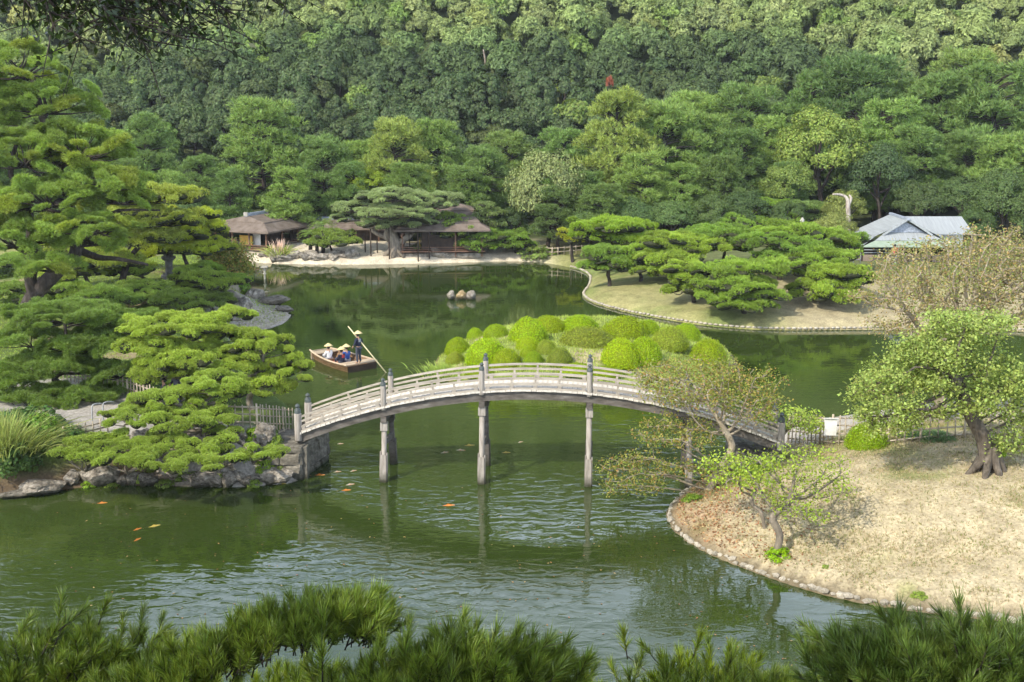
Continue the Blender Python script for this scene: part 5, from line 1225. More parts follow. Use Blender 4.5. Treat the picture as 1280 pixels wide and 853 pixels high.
limb(mb, W3(42, 365, by), W3(38, 300, by - .5), .40, .26, .1, r_, 8); limb(mb, W3(38, 300, by - .5), W3(20, 180, by - 1.5), .26, .10, .1, r_, 8); limb(mb, W3(90, 318, by), W3(150, 262, by - 2), .26, .10, .1, r_); limb(mb, W3(95, 310, by), W3(185, 330, by - 3), .24, .07, -.1, r_)
limb(mb, W3(70, 338, by), W3(5, 300, by - 2.5), .2, .08, .1, r_); limb(mb, W3(88, 280, by - .5), W3(200, 262, by - 2), .16, .05, .1, r_)
obj('fork_limb', mb.mesh('fork_limb', M['bark'], True), big)
# --- the promontory
pine((150, 372), [(190, 250, 52, 12, -1), (160, 272, 46, 13, -1.5), (205, 278, 44, 13, -1.5), (180, 300, 44, 10, -2)], .85, YG, 'yellowish pine with sparse tiers at the near side of the promontory', tr=.26)
pine((236, 347), [(240, 275, 32, 10, 0), (218, 296, 46, 12, -.5), (258, 292, 26, 10, 0), (240, 314, 40, 11, -.8), (188, 316, 22, 8, -1)], .8, (.21, .27, .045), 'vivid green flat layered pine beside the stone lantern', tr=.18)
pine((118, 372), [(95, 312, 46, 13, 0), (128, 330, 52, 12, -.8), (85, 345, 38, 11, -1.2)], .85, (.19, .25, .06), 'light green low pine behind the forked black trunk', tr=.2)
pine((192, 362), [(165, 340, 32, 9, 0), (248, 348, 32, 10, -.6), (266, 356, 34, 9, -.8), (215, 368, 36, 8, -1.6)], .60, (.16, .23, .05), 'low green pine creeping along the promontory slope', tr=.26)
gm = 'small garden pines on the promontory lawn'
for pbx, pby, lb in ((88, 388, [(80, 362, 30, 8, 0), (102, 370, 28, 8, -.3)]), (135, 394, [(132, 370, 30, 8, 0), (150, 378, 24, 7, -.3), (118, 380, 22, 7, -.4)]), (182, 388, [(178, 362, 32, 8, .2), (196, 372, 28, 8, -.2)]), (222, 398, [(218, 376, 30, 8, 0), (240, 384, 24, 7, -.3)]), (262, 392, [(258, 372, 26, 8, 0), (276, 380, 22, 7, -.2)]), (20, 392, [(10, 366, 34, 9, 0), (40, 376, 26, 8, -.3)])):
    pine((pbx, pby), lb, .62, tint((.125, .19, .045), rg, .15), 'low spreading pine on the shaded promontory lawn behind the dark layered pine', gm, tr=.16)
pine((262, 372), [(252, 340, 26, 8, 0), (285, 352, 24, 8, -.4), (262, 358, 30, 7, -.8)], .55, (.12, .19, .04), 'small green pine with a crooked dark stem nearest the spit rocks', tr=.15)
pine((175, 338), [(160, 258, 30, 10, 0), (185, 270, 34, 10, 0), (150, 285, 30, 10, -.5), (195, 290, 30, 9, -.3)], .75, (.21, .245, .05), 'sunlit yellow green pine at the back of the promontory next to the lantern', tr=.18)
pine((255, 338), [(252, 284, 18, 7, 0), (252, 303, 24, 8, -.3), (272, 312, 18, 7, -.4)], .6, (.19, .24, .045), 'small yellow green pine next to the orange maple', tr=.13)
pine((300, 352), [(290, 338, 26, 8, 0), (280, 350, 30, 9, -.5)], .6, MG, 'small pine leaning to the water at the promontory end', tr=.12)
pine((40, 366), [(30, 330, 46, 12, 0), (65, 352, 36, 9, -.6), (5, 352, 36, 12, 0)], .8, (.12, .19, .045), 'light green garden pine half hidden behind the black trunk', tr=.18)
pine((100, 345), [(105, 285, 40, 14, 0), (60, 300, 40, 14, 0), (140, 300, 36, 12, 0)], .9, (.10, .155, .04), 'green pine on the far side of the promontory', tr=.2)
# --- the far shore
pine((495, 319), [(492, 248, 44, 10, 0), (445, 262, 30, 10, .3), (538, 258, 32, 11, 0), (495, 268, 50, 12, -1), (432, 275, 18, 7, .3), (470, 284, 24, 8, -1), (515, 280, 26, 9, -1), (555, 250, 24, 8, .5)], .82, (.165, .215, .095), 'old spreading grey green pine with thick twisted trunk propped by poles', tr=.72, pads=PADS_MID, bark='palebark', dens=.85, zs=.8, cvar=.22)
old = [o for o in bpy.data.objects if o.get('label', '').startswith('old spreading grey')][0]
ox, oy, oz = old.location
mb = MB(); r_ = np.random.default_rng(4)
for px, py, r0 in ((455, 272, .34), (470, 262, .3), (520, 270, .34), (545, 268, .28), (500, 255, .3)):
    q = P(px, py, oy); limb(mb, (0, 0, 1.0), (q[0] - ox, r_.uniform(-.8, .8), q[2] - oz), r0, .1, -.15, r_, 8)
for k in range(7):
    a = k * .9; mb.tube([(0, 0, 1.1), (math.cos(a) * .6, math.sin(a) * .6, .45), (math.cos(a) * 1.25, math.sin(a) * 1.1, -.1)], [.4, .3, .12], 6)
obj('buttress_limb', mb.mesh('buttress_limb', M['palebark'], True), old)
for px, top, dy in ((463, 285, -.6), (471, 288, .6), (486, 282, -1.2), (522, 278, -1.2), (536, 282, -.8), (456, 290, .8), (512, 296, 1.4), (548, 290, .6)):
    q = P(px, top, oy + dy); g = height(q[0], oy + dy); mb = MB(); mb.tube([(0, 0, -.1), (0, 0, q[2] - g)], .06, 6)
    tag(obj('prop_pole', mb.mesh('prop_pole', M['darkwood'], True), None, (q[0], oy + dy, g)), 'dark wooden pole propping a limb of the old spreading pine', 'pole', 'poles propping the old pine')
pine((412, 318), [(412, 296, 24, 7, 0), (424, 304, 26, 7, -.6), (400, 306, 18, 6, -.4)], .7, (.14, .20, .05), 'rounded light green pine on the rocky shore between the pavilions', tr=.14, pads=PADS_FAR)
pine((595, 322), [(590, 292, 16, 7, .2), (608, 298, 28, 8, 0), (596, 308, 20, 7, -.5), (625, 302, 18, 7, 0)], .75, MG, 'clipped green pine at the sandy shore corner with two dark stems', tr=.13, pads=PADS_FAR)
pine((645, 320), [(645, 298, 20, 7, 0), (636, 308, 24, 7, -.5), (655, 310, 14, 6, -.4)], .7, MG, 'smaller clipped pine beside the grey shore fence', tr=.12, pads=PADS_FAR)
pine((580, 323), [(565, 281, 24, 9, .3), (580, 292, 26, 9, 0), (556, 294, 18, 7, .2)], .8, (.125, .19, .045), 'leaning pine with a slanting dark stem before the far pavilion', tr=.14, pads=PADS_FAR)
pine((606, 321), [(604, 260, 13, 5, 1), (612, 270, 16, 5, 1), (598, 276, 16, 5, 1), (616, 282, 14, 5, 1)], .55, (.125, .175, .065), 'slender cloud pruned pine with pale stem beside the far roof', tr=.1, pads=PADS_FAR, bark='palebark')
# --- the peninsula
pg = None
G_ = (.135, .212, .042); G2 = (.158, .232, .045); G3 = (.112, .188, .04)
spec = [((760, 345), [(765, 285, 52, 9, 1), (790, 300, 40, 9, .6), (740, 298, 30, 9, .6)], (.135, .215, .036), 'light flat topped pine at the water corner of the peninsula'),
        ((716, 326), [(716, 292, 13, 7, 0), (712, 302, 14, 7, 0)], (.20, .235, .036), 'small yellow green pine at the beginning of the peninsula'),
        ((762, 358), [(752, 318, 22, 8, 0), (765, 328, 26, 8, -.2), (748, 336, 20, 6, -.3), (778, 338, 16, 6, -.3)], MG, 'small pine with a looped trunk at the tip of the peninsula'),
        ((800, 352), [(805, 318, 32, 10, 0), (792, 330, 26, 9, -.5), (815, 338, 24, 8, -.8)], G_, 'round clipped pine behind the looped trunk pine'),
        ((845, 350), [(840, 305, 42, 10, 1), (870, 312, 36, 10, .6), (835, 325, 40, 11, 0), (820, 342, 24, 8, -.6)], G2, 'broad clipped pine in the middle of the peninsula slope'),
        ((905, 335), [(900, 295, 44, 9, 1), (930, 302, 44, 9, .6), (890, 310, 40, 9, .3)], G3, 'broad darker pine on the ridge of the peninsula'),
        ((868, 378), [(858, 340, 28, 10, 0), (868, 355, 32, 10, -.4), (850, 366, 22, 8, -.5)], G2, 'low clipped pine at the sloping grass near the front'),
        ((932, 392), [(905, 342, 34, 10, .8), (945, 338, 38, 10, .8), (920, 358, 50, 12, 0), (900, 372, 34, 9, -.6), (945, 372, 36, 10, -.6), (925, 382, 42, 7, -1.2)], G_, 'biggest dome shaped clipped pine hanging low over the front slope'),
        ((975, 350), [(965, 305, 40, 10, 1), (1000, 315, 40, 11, .6), (975, 325, 36, 9, 0)], G3, 'dark clipped pine behind the big dome shaped pine'),
        ((1015, 358), [(1005, 332, 36, 9, 0), (1035, 325, 36, 10, .4), (1020, 345, 26, 7, -.4)], G_, 'clipped pine between the dome pine and the tea house'),
        ((1050, 378), [(1050, 345, 34, 10, 0), (1030, 362, 32, 9, -.4), (1070, 355, 26, 9, -.2), (1050, 372, 34, 8, -.8), (1000, 368, 16, 8, -.6)], G2, 'low clipped pine at the lawn below the tea house'),
        ((955, 300), [(955, 258, 30, 7, 1), (945, 268, 28, 6, .5), (972, 272, 30, 6, .5)], (.12, .20, .04), 'flat tiered pine highest on the rise behind the peninsula pines'),
        ((1005, 300), [(1000, 262, 34, 8, 1), (1020, 272, 26, 7, .5)], (.11, .17, .055), 'soft grey green pine behind the pale stone lantern'),
        ((925, 305), [(920, 278, 36, 8, 1), (900, 284, 30, 7, .5)], MG, 'clipped pine tucked behind the ridge of the peninsula'),
        ((1065, 340), [(1062, 305, 22, 8, 1), (1045, 312, 26, 8, .5)], G3, 'small dark clipped pine touching the corner of the tea house'),
        ((1000, 345), [(985, 292, 42, 9, 2), (1025, 300, 36, 9, 1.6)], G_, 'clipped pine at the back of the peninsula group below the lantern')]
for b, l, c, lb in spec: pine(b, l, .88, c, lb, pg, tr=.17, dens=1.0, cvar=.22, zs=.95)

# ================================================================== clipped azaleas and other shrubs
def azalea_mesh(seed, n=5200, leaf=.058):
    r = np.random.default_rng(seed); d = sph(n, r, -.05)
    o = r.uniform(-9, 9, 3)
    def f(d): return np.array([1 + .06 * mnoise.noise(Vector(q * 1.7 + o)) + .035 * mnoise.noise(Vector(q * 4.5 + o)) for q in d])
    k = f(d)[:, None]; p = d * k; p = p * r.uniform(.93, 1.07, (n, 1))
    V, Q = leaves(p, nrm(d + r.normal(0, .5, (n, 3))), leaf * r.uniform(.7, 1.3, n), leaf * .75, r)
    bm = bmesh.new(); bmesh.ops.create_icosphere(bm, subdivisions=4, radius=1); cv = np.array([v.co for v in bm.verts]); cf = np.array([[v.index for v in fc.verts] for fc in bm.faces]); bm.free()
    cv = cv * (f(cv)[:, None] * .93); cv[:, 2] = np.maximum(cv[:, 2], -.1)
    return raw_mesh('foliage', np.concatenate([V, cv]), [Q, cf + len(V)], M['leaf'])
AZ = [azalea_mesh(600 + i) for i in range(5)]
def shrub(cx, cy, wd, hg, color, label, group=None, mesh=None, name='azalea_bush', cat='bush', dep=.9):
    x, y, z = GG(cx, cy + hg * .36); q = ppm(y); R = wd / 2 / q * (.97 if mesh is None else 1); th = (cy - HOR) / F_PX
    hz = max(.45 * R, (hg / q - R * dep * math.sin(th)) * (.76 if mesh is None else .9)); y2 = y + R * .25
    o = obj(name, mesh or AZ[random.randrange(5)], None, (x, y2, height(x, y2) - .05), (0, 0, random.uniform(0, 6.28)), (R, R * dep, hz), color)
    return tag(o, label, cat, group)
AZC = (.165, .245, .016)
azl = [(575, 419, 28, 20, 'small azalea mound farthest back at the tip of the islet'), (594, 417, 24, 20, 'small azalea mound second from the islet tip, at the back'), (572, 431, 36, 28, 'rounded azalea mound at the islet tip above the tall grass'), (569, 446, 27, 22, 'dull green azalea ball lowest at the islet tip'), (608, 438, 54, 44, 'large rounded azalea mound just behind the tall bridge posts'),
       (620, 413, 34, 26, 'medium azalea mound at the back between tip and middle'), (661, 411, 54, 42, 'tall rounded azalea mound at the back middle of the islet'), (686, 404, 44, 30, 'long azalea mound behind the tall rounded one'), (660, 428, 32, 24, 'small azalea ball in front of the tall rounded mound'), (683, 432, 30, 24, 'small azalea ball beside the bare grass gap'),
       (660, 439, 22, 18, 'tiny azalea ball between larger ones in the middle'), (667, 448, 28, 24, 'small azalea ball close behind the bridge rail'), (633, 447, 38, 32, 'azalea mound rising behind the middle bridge post'), (700, 445, 36, 30, 'azalea ball partly bare and brown on one side'), (725, 403, 54, 30, 'wide azalea mound at the back behind the long low one'),
       (735, 419, 74, 36, 'long low azalea mound behind the bare grass patch'), (781, 408, 66, 38, 'big azalea mound at the back right of the long low one'), (810, 408, 34, 26, 'darker azalea ball leaning on the big back mound'), (776, 440, 54, 46, 'largest front azalea mound beside the bridge post'), (805, 437, 48, 44, 'large azalea mound joined to the largest front one'),
       (838, 421, 52, 38, 'azalea mound with dull patches near the islet end'), (858, 413, 38, 28, 'azalea mound at the back near the islet end'), (886, 439, 54, 44, 'last azalea mound at the islet end above the cherry tree'), (722, 461, 50, 20, 'low azalea mound mostly hidden by the bridge rail'), (600, 462, 40, 22, 'low azalea by the grass seen through the bridge rail'), (760, 464, 44, 18, 'low azalea strip seen under the bridge rail near the front mound')]
for cx, cy, wd, hg, lb in azl:
    f = random.uniform(.86, 1.14); c = [AZC[0] * f * random.uniform(.92, 1.05), AZC[1] * f, AZC[2] * f + .004]
    if 'dull' in lb or 'bare' in lb: c = [c[0] * .85, c[1] * .78, c[2] + .01]
    shrub(cx, cy, wd, hg, c, lb)
shrub(1086, 543, 60, 40, (.13, .215, .018), 'round bright green bush in front of the lawn fence', name='round_bush', mesh=AZ[1])
def tuft_mesh(seed, n, up, L, W, mat='leaf', spread=1.0, cone=.6):
    r = np.random.default_rng(seed); p = np.stack([r.normal(0, .4 * spread, n), r.normal(0, .4 * spread, n), r.uniform(0, .1, n)], 1)
    D = nrm(np.stack([p[:, 0] * cone * 2 + r.normal(0, .2, n), p[:, 1] * cone * 2 + r.normal(0, .2, n), np.full(n, up)], 1))
    side = nrm(np.cross(D, r.normal(size=(n, 3)))); seg = 4; V = []; Ll = L * r.uniform(.6, 1.1, n)
    for i in range(seg + 1):
        t = i / seg; c = p + D * (Ll * t)[:, None]; c[:, 2] -= Ll * .38 * t * t; c[:, :2] += D[:, :2] * (Ll * .25 * t * t)[:, None]
        w_ = W * (1 - t) ** .7 * .5 + .001; V += [c - side * w_, c + side * w_]
    V = np.stack(V, 1); k = V.shape[1]; Q = []
    for i in range(seg): Q.append(np.stack([np.arange(n) * k + 2 * i, np.arange(n) * k + 2 * i + 1, np.arange(n) * k + 2 * i + 3, np.arange(n) * k + 2 * i + 2], 1))
    return V.reshape(-1, 3), np.concatenate(Q)
def juniper(seed):
    r = np.random.default_rng(seed); V, T = pad_arrays(r, 800, 7, .16, .035, 14, .34, .45); return raw_mesh('juniper_bush', V, T, M['needle'])
shrub(1158, 538, 78, 34, (.10, .165, .075), 'blue green spreading juniper beside the round bright bush', mesh=juniper(3), name='juniper_bush')
HEDGE = raw_mesh('leafy_bush', *broad_crown(np.random.default_rng(12), 30, 90, .13, .30, .9), M['leaf'])
for cx, cy, wd, hg, c, lb in ((50, 572, 66, 56, (.085, .16, .03), 'leafy green shrub at the water edge above the broad boulder'), (12, 556, 80, 50, (.055, .10, .03), 'dark rounded shrub behind the tall reeds'), (84, 548, 54, 34, (.06, .11, .03), 'dark rounded shrub by the low old fence'), (30, 520, 110, 46, (.05, .10, .03), 'dark clipped hedge in the shade behind the reeds'), (225, 482, 84, 20, (.07, .13, .025), 'low dark green hedge along the path behind the picket fence'),
                              (147, 368, 28, 18, (.15, .22, .05), 'small round light green bush on the promontory slope'), (300, 346, 34, 26, (.09, .16, .03), 'green bush at the water by the small stone post'), (185, 388, 60, 14, (.10, .15, .035), 'low spreading bush on the grass of the promontory'),
                              (318, 590, 26, 20, (.13, .22, .03), 'leafy plant growing on the abutment rocks'), (330, 556, 30, 22, (.14, .22, .04), 'bright leaved plant under the lattice fence'), (345, 575, 30, 30, (.12, .18, .04), 'tangled green bush against the abutment'), (110, 604, 22, 14, (.14, .24, .035), 'small leafy plant between the boulders'),
                              (976, 688, 40, 22, (.13, .24, .02), 'low leafy plant at the foot of the crooked little tree'), (1150, 742, 26, 12, (.15, .22, .05), 'tiny weed sprouting on the lawn near the water'), (1032, 706, 14, 7, (.14, .21, .045), 'small weed on the dry lawn by the crooked tree'), (868, 620, 36, 16, (.10, .17, .03), 'green undergrowth at the foot of the cherry tree'), (945, 587, 60, 14, (.10, .16, .035), 'low green cover below the dark boulder'), (1250, 560, 20, 30, (.17, .26, .03), 'yellow green shoots sprouting from the big trunk base'),
                              (672, 316, 60, 10, (.11, .16, .045), 'low shrubs behind the grey shore fence'), (530, 312, 50, 8, (.08, .12, .04), 'low dark shrub under the far porch')):
    shrub(cx, cy, wd, hg, c, lb, mesh=HEDGE, name='leafy_bush', cat='bush')
rq = random.Random(8)
for px, py, k in ((90, 602, 0), (165, 600, 1), (190, 603, 0), (212, 578, 1), (250, 606, 0), (262, 578, 1), (285, 604, 0), (308, 604, 1), (318, 570, 0), (338, 582, 1), (240, 570, 0), (180, 572, 1), (150, 575, 0), (278, 552, 1)):
    x, y, z = GG(px, py); w_ = rq.uniform(.35, .6)
    rock(x, y, z + .05, w_, w_ * .8, w_ * rq.uniform(.6, .9), 'rough grey brown rock wedged among the plants on the bank slope below the bright pine', 'rocks on the slope below the cascading pine')
for px, py, wd, hg in ((140, 608, 26, 14), (175, 596, 24, 16), (205, 604, 30, 14), (240, 595, 26, 14), (275, 596, 26, 14), (300, 578, 26, 18), (318, 603, 22, 14), (250, 580, 24, 14), (190, 560, 26, 16), (225, 566, 24, 14), (352, 566, 22, 26), (350, 590, 18, 20), (85, 585, 26, 20), (130, 585, 24, 16)):
    shrub(px, py, wd, hg, tint((.12, .18, .04), rg, .22), 'small leafy plant growing between the rocks of the bank slope', 'plants between the rocks of the bank slope', HEDGE, 'leafy_plant', 'plant')
V, Q = tuft_mesh(5, 900, 1.6, 1.5, .035, spread=1.3); RE = raw_mesh('reed_clump', V, Q, M['leaf'])
for px, py, s, lb in ((8, 600, 1.25, 'tall reed clump at the water edge by the picture border rocks'), (32, 604, .9, 'smaller reed clump next to the leafy shrub at the water')):
    x, y, z = GG(px, py); tag(obj('reed_clump', RE, None, (x, y, z - .05), (0, 0, px), (s, s, s * 1.15), (.17, .21, .07)), lb.replace(' by the picture border rocks', ' beside the dark wet rock'), 'reeds')
x, y, z = GG(350, 321); r = empty('pampas_grass', (x, y, z), 'pampas grass clump with pinkish plumes beside the waterside pavilion', 'grass')
V, Q = tuft_mesh(6, 420, 1.7, 1.75, .05, spread=.9, cone=.9); obj('blades', raw_mesh('blades', V, Q, M['leaf']), r, color=(.21, .26, .075))
V, Q = tuft_mesh(7, 60, 2.6, 2.5, .10, spread=.7, cone=.45); obj('plumes', raw_mesh('plumes', V, Q, M['leaf']), r, color=(.42, .33, .26))
x, y, z = G(556, 466, .3); V, Q = tuft_mesh(8, 1500, 1.8, .75, .03, spread=1.6, cone=.25)
tag(obj('tall_grass', raw_mesh('tall_grass', V, Q, M['leaf']), None, (x + .3, y + .4, .12), (0, 0, .3), (1.0, 1.0, 1.0), (.20, .275, .075)), 'tall pale grass clump at the tip of the azalea islet', 'grass')
# cycads by the pavilion
def cycad(px, py, top, s, label):
    x, y, z = GG(px, py); zt = P(px, top, y)[2] - z; r = empty('cycad_palm', (x, y, z), label, 'palm'); mb = MB(); mb.tube([(0, 0, -.1), (.05, 0, zt * .5), (0, 0, zt)], [.2, .17, .15], 7); obj('trunk', mb.mesh('trunk', M['bark'], True), r)
    V, Q = [], []; rg_ = np.random.default_rng(px); Ps, Ds = [], []
    for k in range(22):
        a = k * 2.4; el = rg_.uniform(.1, 1.1)
        for t in np.linspace(.1, 1, 14):
            q = np.array([math.cos(a) * t * s * math.cos(el * (1 - t * .8)), math.sin(a) * t * s * math.cos(el * (1 - t * .8)), zt + s * (math.sin(el) * t - .75 * t * t * .9)])
            for sg in (-1, 1): Ps.append(q); Ds.append(np.array([-math.sin(a) * sg + .5 * math.cos(a), math.cos(a) * sg + .5 * math.sin(a), -.1]))
    V, T = blades(np.array(Ps), nrm(np.array(Ds)), .26 * s, .05, rg_); obj('fronds', raw_mesh('fronds', V, T, M['leaf']), r, color=(.095, .15, .04))
cycad(404, 316, 279, 1.3, 'taller cycad palm next to the waterside pavilion'); cycad(388, 318, 292, 1.1, 'shorter cycad palm against the dark pavilion wall'); cycad(396, 319, 302, .9, 'smallest cycad palm lowest of the three by the pavilion')

# ================================================================== branching broadleaf trees
def colonize(trunk, att, step, kill, infl, rng, iters=90, grav=0.0):
    nodes = [np.array(p, float) for p in trunk]; par = [-1] + list(range(len(trunk) - 1)); att = np.array(att)
    for it in range(iters):
        if not len(att): break
        Nn = np.array(nodes); d = np.linalg.norm(att[:, None] - Nn[None], axis=2); j = d.argmin(1); dm = d[np.arange(len(att)), j]
        ok = dm < (infl if it > 14 else 99)
        if not ok.any(): break
        new = False
        for k in np.unique(j[ok]):
            v = nrm(att[ok & (j == k)] - Nn[k]).sum(0) + rng.normal(0, .35, 3) * .6; v[2] -= grav
            q = Nn[k] + step * v / (np.linalg.norm(v) + 1e-9)
            if np.linalg.norm(Nn - q, axis=1).min() < step * .45: continue
            nodes.append(q); par.append(int(k)); new = True
        Nn = np.array(nodes); d = np.linalg.norm(att[:, None] - Nn[None, -400:], axis=2).min(1); att = att[d > kill]
        if not new: break
    return np.array(nodes), np.array(par)
def branch_tree(name, base, lobes, label, cat='tree', trunk=None, tr=.25, r0=.012, step=.24, n_att=420, leaf_n=6, leaf_L=.11, mat='leaf', color=(.15, .21, .06), bark='palebark', spread=.18, grav=0., p=2.35, kill=.34, shell=.0, wratio=.6, seed=0):
    bx, by, bz = base if len(base) == 3 else GG(*base)
    rng = np.random.default_rng(seed + int(abs(bx * 77 + by * 13))); root = empty(name, (bx, by, bz - .05), label, cat); B = np.array([bx, by, bz - .05])
    att = []; vol = []
    gl = [lobe_geom(l[0], l[1], l[2], l[3], by + (l[4] if len(l) > 4 else 0), .9) for l in lobes]; tot = sum(R * R * max(H, .3) for c, R, H in gl)
    for c, R, H in gl:
        m = max(12, int(n_att * R * R * max(H, .3) / tot)); d = sph(m, rng); rr = rng.uniform(shell, 1, (m, 1)) ** (1 / 3); q = c + d * rr * np.array([R, R * .9, H]) - B
        att.append(q[q[:, 2] > .25])
    att = np.concatenate(att)
    trunk = trunk or [(0, 0, 0), (.05, 0, .5), (0, 0, 1)]
    tp = [tuple(v) for v in smooth_path(trunk, 4)]
    nd, pa = colonize(tp, att, step, kill, step * 9, rng, grav=grav)
    n = len(nd); rad = np.zeros(n); ch = [[] for _ in range(n)]
    for i in range(n):
        if pa[i] >= 0: ch[pa[i]].append(i)
    for i in range(n - 1, -1, -1):
        rad[i] = r0 if not ch[i] else sum(rad[c] ** p for c in ch[i]) ** (1 / p)
    sc = tr / max(rad[0], 1e-6); rad = np.where(rad > r0 * 1.01, r0 + (rad - r0) * sc * .999, rad) if sc > 0 else rad
    for i in range(len(tp)): rad[i] = max(rad[i], tr * (1 - .55 * i / len(tp)) * (1.45 if i == 0 else 1.12 if i == 1 else 1))
    V, Fs = [], []; k = 5
    for i in range(n):
        if pa[i] < 0: continue
        a, b = nd[pa[i]], nd[i]; d = b - a; L = np.linalg.norm(d); d = d / (L + 1e-9); u = np.cross(d, [.31, .17, .93]); u /= np.linalg.norm(u) + 1e-9; w_ = np.cross(d, u); kk = 8 if rad[pa[i]] > .1 else k; o = len(V)
        ra = min(rad[pa[i]], rad[i] * 1.6)
        for (c, r) in ((a - d * ra * .25, ra), (b + d * rad[i] * .2, rad[i])):
            for m in range(kk): an = 2 * PI * m / kk; V.append(c + (u * math.cos(an) + w_ * math.sin(an)) * r)
        for m in range(kk): Fs.append((o + m, o + (m + 1) % kk, o + kk + (m + 1) % kk, o + kk + m))
    obj('trunk', raw_mesh('trunk', np.array(V), np.array(Fs), M[bark], True), root)
    tips = np.where((rad < r0 * 2.2) & (np.arange(n) >= len(tp)))[0]
    q = np.repeat(nd[tips], leaf_n, 0) + rng.normal(0, spread, (len(tips) * leaf_n, 3)) * np.array([1, 1, .7])
    nn = nrm(rng.normal(0, .6, (len(q), 3)) + np.array([0, 0, .9])); LL = leaf_L * rng.uniform(.7, 1.25, len(q))
    Vv, Qq = leaves(q, nn, LL, LL * wratio, rng, .35); obj('foliage', raw_mesh('foliage', Vv, Qq, M[mat]), root, color=color)
    return root
def rel(base, pts):      # trunk survey points (px, py, depth offset) relative to the base
    bx, by, bz = GG(*base); return [(0, 0, -.15)] + [tuple(np.array(P(a, b, by + d)) - np.array([bx, by, bz])) for a, b, d in pts]
b = (1236, 588)
branch_tree('broadleaf_tree', b, [(1115, 508, 56, 30, 0), (1105, 470, 44, 18, .2), (1140, 446, 40, 16, .3), (1180, 440, 66, 30, .3), (1150, 472, 60, 24, .2), (1160, 520, 36, 14, -.2), (1112, 528, 44, 20, 0), (1255, 485, 46, 40, 0), (1215, 400, 62, 16, .6), (1275, 540, 30, 30, -.2), (1100, 480, 34, 20, 0), (1210, 500, 40, 24, -.6)],
            'broad leafy green tree with a thick gnarled trunk on the lawn', trunk=rel(b, [(1230, 550, 0), (1215, 520, 0), (1205, 495, 0), (1195, 470, .1)]), tr=.29, r0=.013, n_att=820, leaf_n=70, leaf_L=.125, color=(.17, .225, .068), bark='greybark', step=.25, spread=.2, seed=1)
bx_, by_, bz_ = GG(1236, 588); mb = MB(); r_ = np.random.default_rng(2)
for k in range(8):
    a = k * .8 + .2; L_ = r_.uniform(.5, .95); mb.tube(smooth_path([(.1 * math.cos(a), .1 * math.sin(a), .9), (math.cos(a) * .32, math.sin(a) * .32, .38), (math.cos(a) * L_, math.sin(a) * L_, .02), (math.cos(a) * L_ * 1.25, math.sin(a) * L_ * 1.25, -.15)], 3), lin(.2, .06, 10), 6)
tr_o = [o for o in bpy.data.objects if o.get('label', '').startswith('broad leafy green tree')][0]
obj('root_flare', mb.mesh('root_flare', M['greybark'], True), tr_o)
b = (1216, 556)
branch_tree('maple_tree', (GG(*b)[0], GG(*b)[1] + 3.2, 1.3), [(1190, 345, 104, 56, 0), (1120, 372, 62, 26, 0), (1245, 325, 76, 50, .5), (1130, 412, 50, 18, -.5), (1105, 396, 40, 16, -.3), (1250, 385, 60, 36, -.3), (1090, 486, 36, 18, -.8), (1180, 400, 60, 18, -.5), (1300, 340, 70, 60, 0)],
            'wide bare branched maple with thin brown leaves behind the leafy green tree', trunk=[(0, 0, -.1), (-.1, 0, 1.4), (-.3, 0, 2.6), (-.25, 0, 3.8)], tr=.26, r0=.020, n_att=2300, leaf_n=26, leaf_L=.10, mat='bare', bark='tanbark', step=.26, kill=.36, spread=.19, seed=2)
b = (884, 612)
branch_tree('cherry_tree', b, [(872, 478, 84, 36, .6), (795, 592, 52, 36, -.8), (770, 628, 30, 20, -1.2), (930, 500, 56, 34, .3), (846, 540, 62, 26, 0), (960, 470, 32, 16, .5), (820, 470, 34, 22, .6), (845, 585, 44, 18, -.5)],
            'sparse cherry tree with yellowing leaves leaning over the end of the bridge', trunk=rel(b, [(896, 590, 0), (908, 572, 0), (915, 555, .1), (905, 535, .2)]), tr=.15, r0=.011, n_att=1200, leaf_n=20, leaf_L=.105, mat='autumn', bark='tanbark', step=.22, kill=.3, spread=.17, seed=3)
b = (968, 692)
branch_tree('small_tree', b, [(1008, 572, 58, 13, .6), (1036, 604, 38, 20, 0), (988, 612, 44, 26, 0), (940, 578, 34, 12, .4), (1000, 640, 42, 16, -.4), (960, 600, 30, 14, .2)],
            'crooked little tree with bright green leaves and a dark hollow trunk on the lawn slope', trunk=rel(b, [(975, 668, -.1), (966, 645, 0), (985, 628, .1), (990, 612, .1)]), tr=.13, r0=.011, n_att=330, leaf_n=18, leaf_L=.095, color=(.155, .225, .042), bark='palebark', step=.18, kill=.24, spread=.15, seed=4)
b = (962, 572)
branch_tree('small_tree', b, [(988, 522, 46, 15, 0), (950, 535, 26, 12, .2), (1010, 532, 24, 10, -.2)], 'low light green tree with several pale stems at the bridge end by the fence', trunk=rel(b, [(970, 555, 0), (978, 545, 0)]), tr=.09, r0=.011, n_att=180, leaf_n=22, leaf_L=.12, color=(.19, .265, .06), bark='palebark', step=.18, kill=.24, seed=5)
b = (957, 660)
branch_tree('small_tree', b, [(912, 578, 40, 13, .4), (930, 600, 34, 14, 0), (905, 600, 26, 10, .3), (955, 578, 20, 8, .3)], 'twisted low sapling with a few green sprays above the brown leaf litter', trunk=rel(b, [(952, 640, 0), (940, 628, .1), (945, 610, .2)]), tr=.07, r0=.010, n_att=120, leaf_n=18, leaf_L=.11, color=(.19, .27, .05), bark='palebark', step=.17, kill=.24, seed=6)
x, y, z = GG(290, 345)
